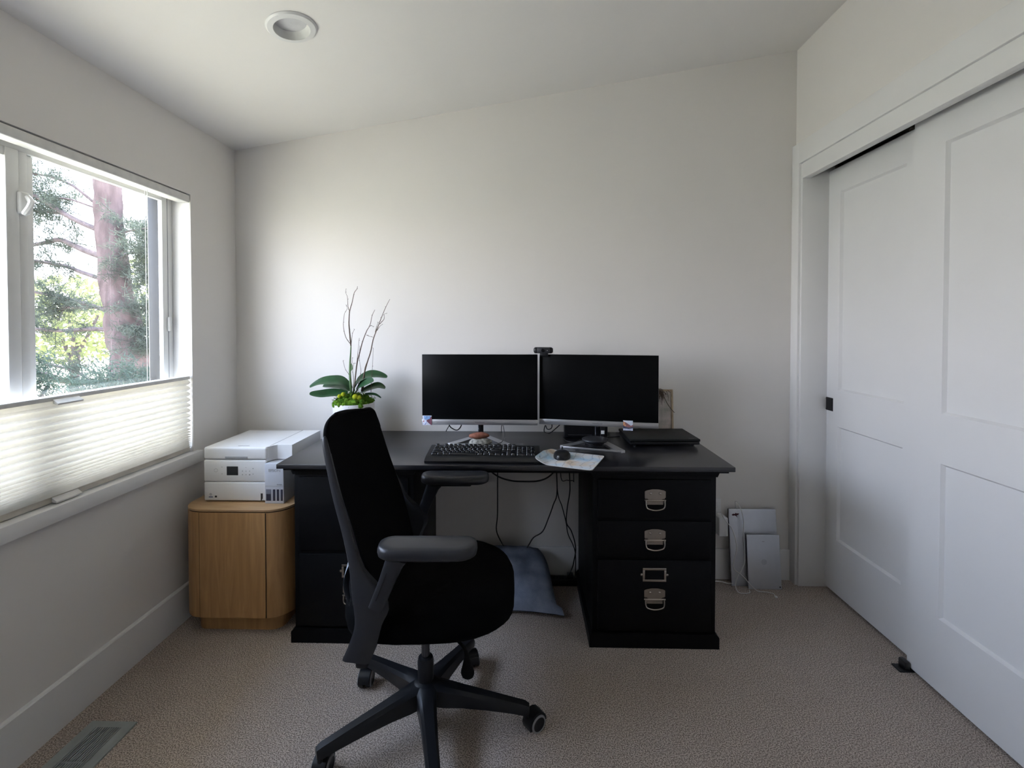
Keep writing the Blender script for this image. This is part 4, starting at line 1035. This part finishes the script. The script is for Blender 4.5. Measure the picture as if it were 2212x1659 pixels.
# ------------------------------------------------------------------ things by the right wall
def slab(name, label, cat, x0, x1, y_b, y_t, h, th, group, dot):
    ang = math.asin((y_t - y_b) / h)
    r_ = thing(name, label, cat, ((x0 + x1) / 2, y_b, .001), (-ang, 0, 0), group)
    hw = (x1 - x0) / 2
    MB().rbox(-hw, hw, 0, th * .45, 0, h, .003, 3).build('lid', ALU, r_)
    MB().rbox(-hw + .001, hw - .001, th * .45, th, .001, h - .001, .002).build('body', ALUD, r_)
    return r_
la_ = slab('silver_laptop', 'larger silver laptop standing upright against the wall with a dark sticker', 'laptop', 1.046, 1.285, 2.415, 2.462, .376, .016, None, 0)
stk = MB(); stk.prism([(-.020, .002), (-.012, .008), (-.004, .006), (0, .012), (.005, .009), (.018, .009), (.013, .002), (.006, .0), (.008, -.012), (.003, -.005), (-.006, -.001), (-.014, -.003)], 'y', -.0008, .0002)
stk.build('sticker', mat('maroon_sticker', (.06, .008, .015), .6, vs=80), la_, 0, (-.085, 0, .345))
tb = slab('silver_tablet', 'smaller silver tablet leaning in front of the silver laptop', 'tablet', 1.117, 1.281, 2.388, 2.418, .262, .011, None, 0)
MB().lathe([(.0035, 0), (.0035, -.001)], (.073, 0, .012), 12, 'y').build('camera', PRD, tb)
MB().lathe([(.014, 0), (.014, -.0003)], (0, 0, .131), 20, 'y').build('badge', mat('alu_badge', (.50, .52, .57), .3, metal=.6), tb)
MB().box(-.006, .006, -.0004, .0002, .228, .231).build('marking', PRL, tb, 0)
ou = thing('wall_outlet', 'white wall outlet beside the right cabinet', 'outlet', (.985, YB, .36))
MB().rbox(-.036, .036, -.006, 0, -.058, .058, .003).build('cover_plate', TRIM, ou)
for zq in (-.024, .024):
    s3 = MB(); s3.rbox(-.015, .015, -.008, -.005, zq - .014, zq + .014, .004); s3 = s3.build('socket', TRIM, ou)
    for q in (-.006, .006): MB().box(q - .001, q + .001, -.0085, -.0075, zq - .004, zq + .006).build('slot', PRD, s3, 0)
chg = thing('phone_charger', 'white charger block plugged into the wall outlet', 'charger', (1.010, YB - .0085, .292))
MB().rbox(-.022, .024, -.055, -.002, -.05, .045, .006, 3).build('block', WHITEP, chg)
MB().rbox(-.012, .012, -.012, .0, .03, .05, .003).build('plug', WHITEP, chg)
cable('white charger lead hanging over the silver laptop', [(1.000, 2.45, .366), (1.008, 2.435, .345), (1.022, 2.415, .32), (1.039, 2.405, .299), (1.056, 2.398, .24), (1.058, 2.392, .196), (1.040, 2.385, .134), (1.042, 2.378, .105), (1.068, 2.372, .085), (1.095, 2.362, .06), (1.12, 2.372, .03), (1.15, 2.365, .006), (1.19, 2.36, .004), (1.206, 2.352, .004), (1.217, 2.345, .004), (1.216, 2.325, .004)], .0022, WCABLE)
pn = MB(); pn.rbox(-.006, .006, -.014, 0, 0, .006, .002); pn = pn.build('cable_plug', WHITEP, None, 35, (1.216, 2.325, .0005)); tag(pn, 'small white connector at the end of the charger lead', 'plug')
cable('white lead looping over the top of the silver laptop', [(1.085, 2.468, .355), (1.085, 2.470, .39), (1.083, 2.468, .41), (1.090, 2.452, .408), (1.100, 2.432, .368), (1.105, 2.420, .32), (1.102, 2.415, .273), (1.100, 2.395, .15), (1.084, 2.388, .102), (1.062, 2.38, .075), (1.045, 2.37, .03), (1.052, 2.355, .004), (1.077, 2.345, .004), (1.105, 2.352, .004), (1.112, 2.37, .006)], .0022, WCABLE)
cable('thick white lead lying on the carpet beside the right cabinet', [(.93, 2.46, .004), (.975, 2.455, .004), (1.01, 2.45, .004), (1.035, 2.43, .006), (1.045, 2.405, .02)], .0030, WCABLE)

# ------------------------------------------------------------------ floor vent
fv = thing('floor_vent', 'grey metal floor vent beside the left baseboard', 'floor vent', (-1.349, 1.38, 0))
VM = mat('vent_metal', (.36, .39, .38), .4, metal=.4)
x0, x1, y0_, y1_ = -.076, .0755, -.15, .149
xi0, xi1, yi0, yi1 = -.042, .042, -.125, .1245
fm = MB()
for a in ((x0, xi0, y0_, y1_), (xi1, x1, y0_, y1_), (xi0, xi1, yi1, y1_), (xi0, xi1, y0_, yi0)): fm.box(a[0], a[1], a[2], a[3], .0, .005)
fm.build('flange', VM, fv, 0)
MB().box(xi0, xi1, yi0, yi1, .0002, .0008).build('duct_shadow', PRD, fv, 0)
sm_ = MB().box(-.0022, .0022, yi0, yi1, .001, .0046).mesh('slat', VM, 0)
for k in range(11): link('slat', sm_, fv, (xi0 + .0045 + k * .0075, 0, 0))
MB().box(xi0, xi1, -.003, .003, .001, .004).build('crossbar', VM, fv, 0)

# ------------------------------------------------------------------ recessed ceiling light (switched off)
tl = math.atan(KS)
cl = thing('recessed_light', 'white round recessed downlight in the sloped ceiling', 'ceiling light', (-.805, 1.662, zc(-.805)), (0, -tl, 0))
MB().lathe([(.060, -.010), (.078, -.008), (.083, -.003), (.083, 0)], n=48, cap=False).build('trim_ring', WHITEP, cl)
bf = MB(); pf = [(.061, -.009)]
for k in range(8): pf += [(.0605 - .0011 * k, -.0080 + .0031 * k), (.0596 - .0011 * k, -.0058 + .0031 * k)]
bf.lathe(pf + [(.051, .018)], n=48, cap=False); bf.build('baffle', mat('baffle_white', (.72, .72, .70), .5), cl)
MB().lathe([(.052, .0165), (.044, .0145), (.001, .0135)], n=40, cap=False).build('lens', mat('frosted_lens', (.62, .62, .64), .4), cl)
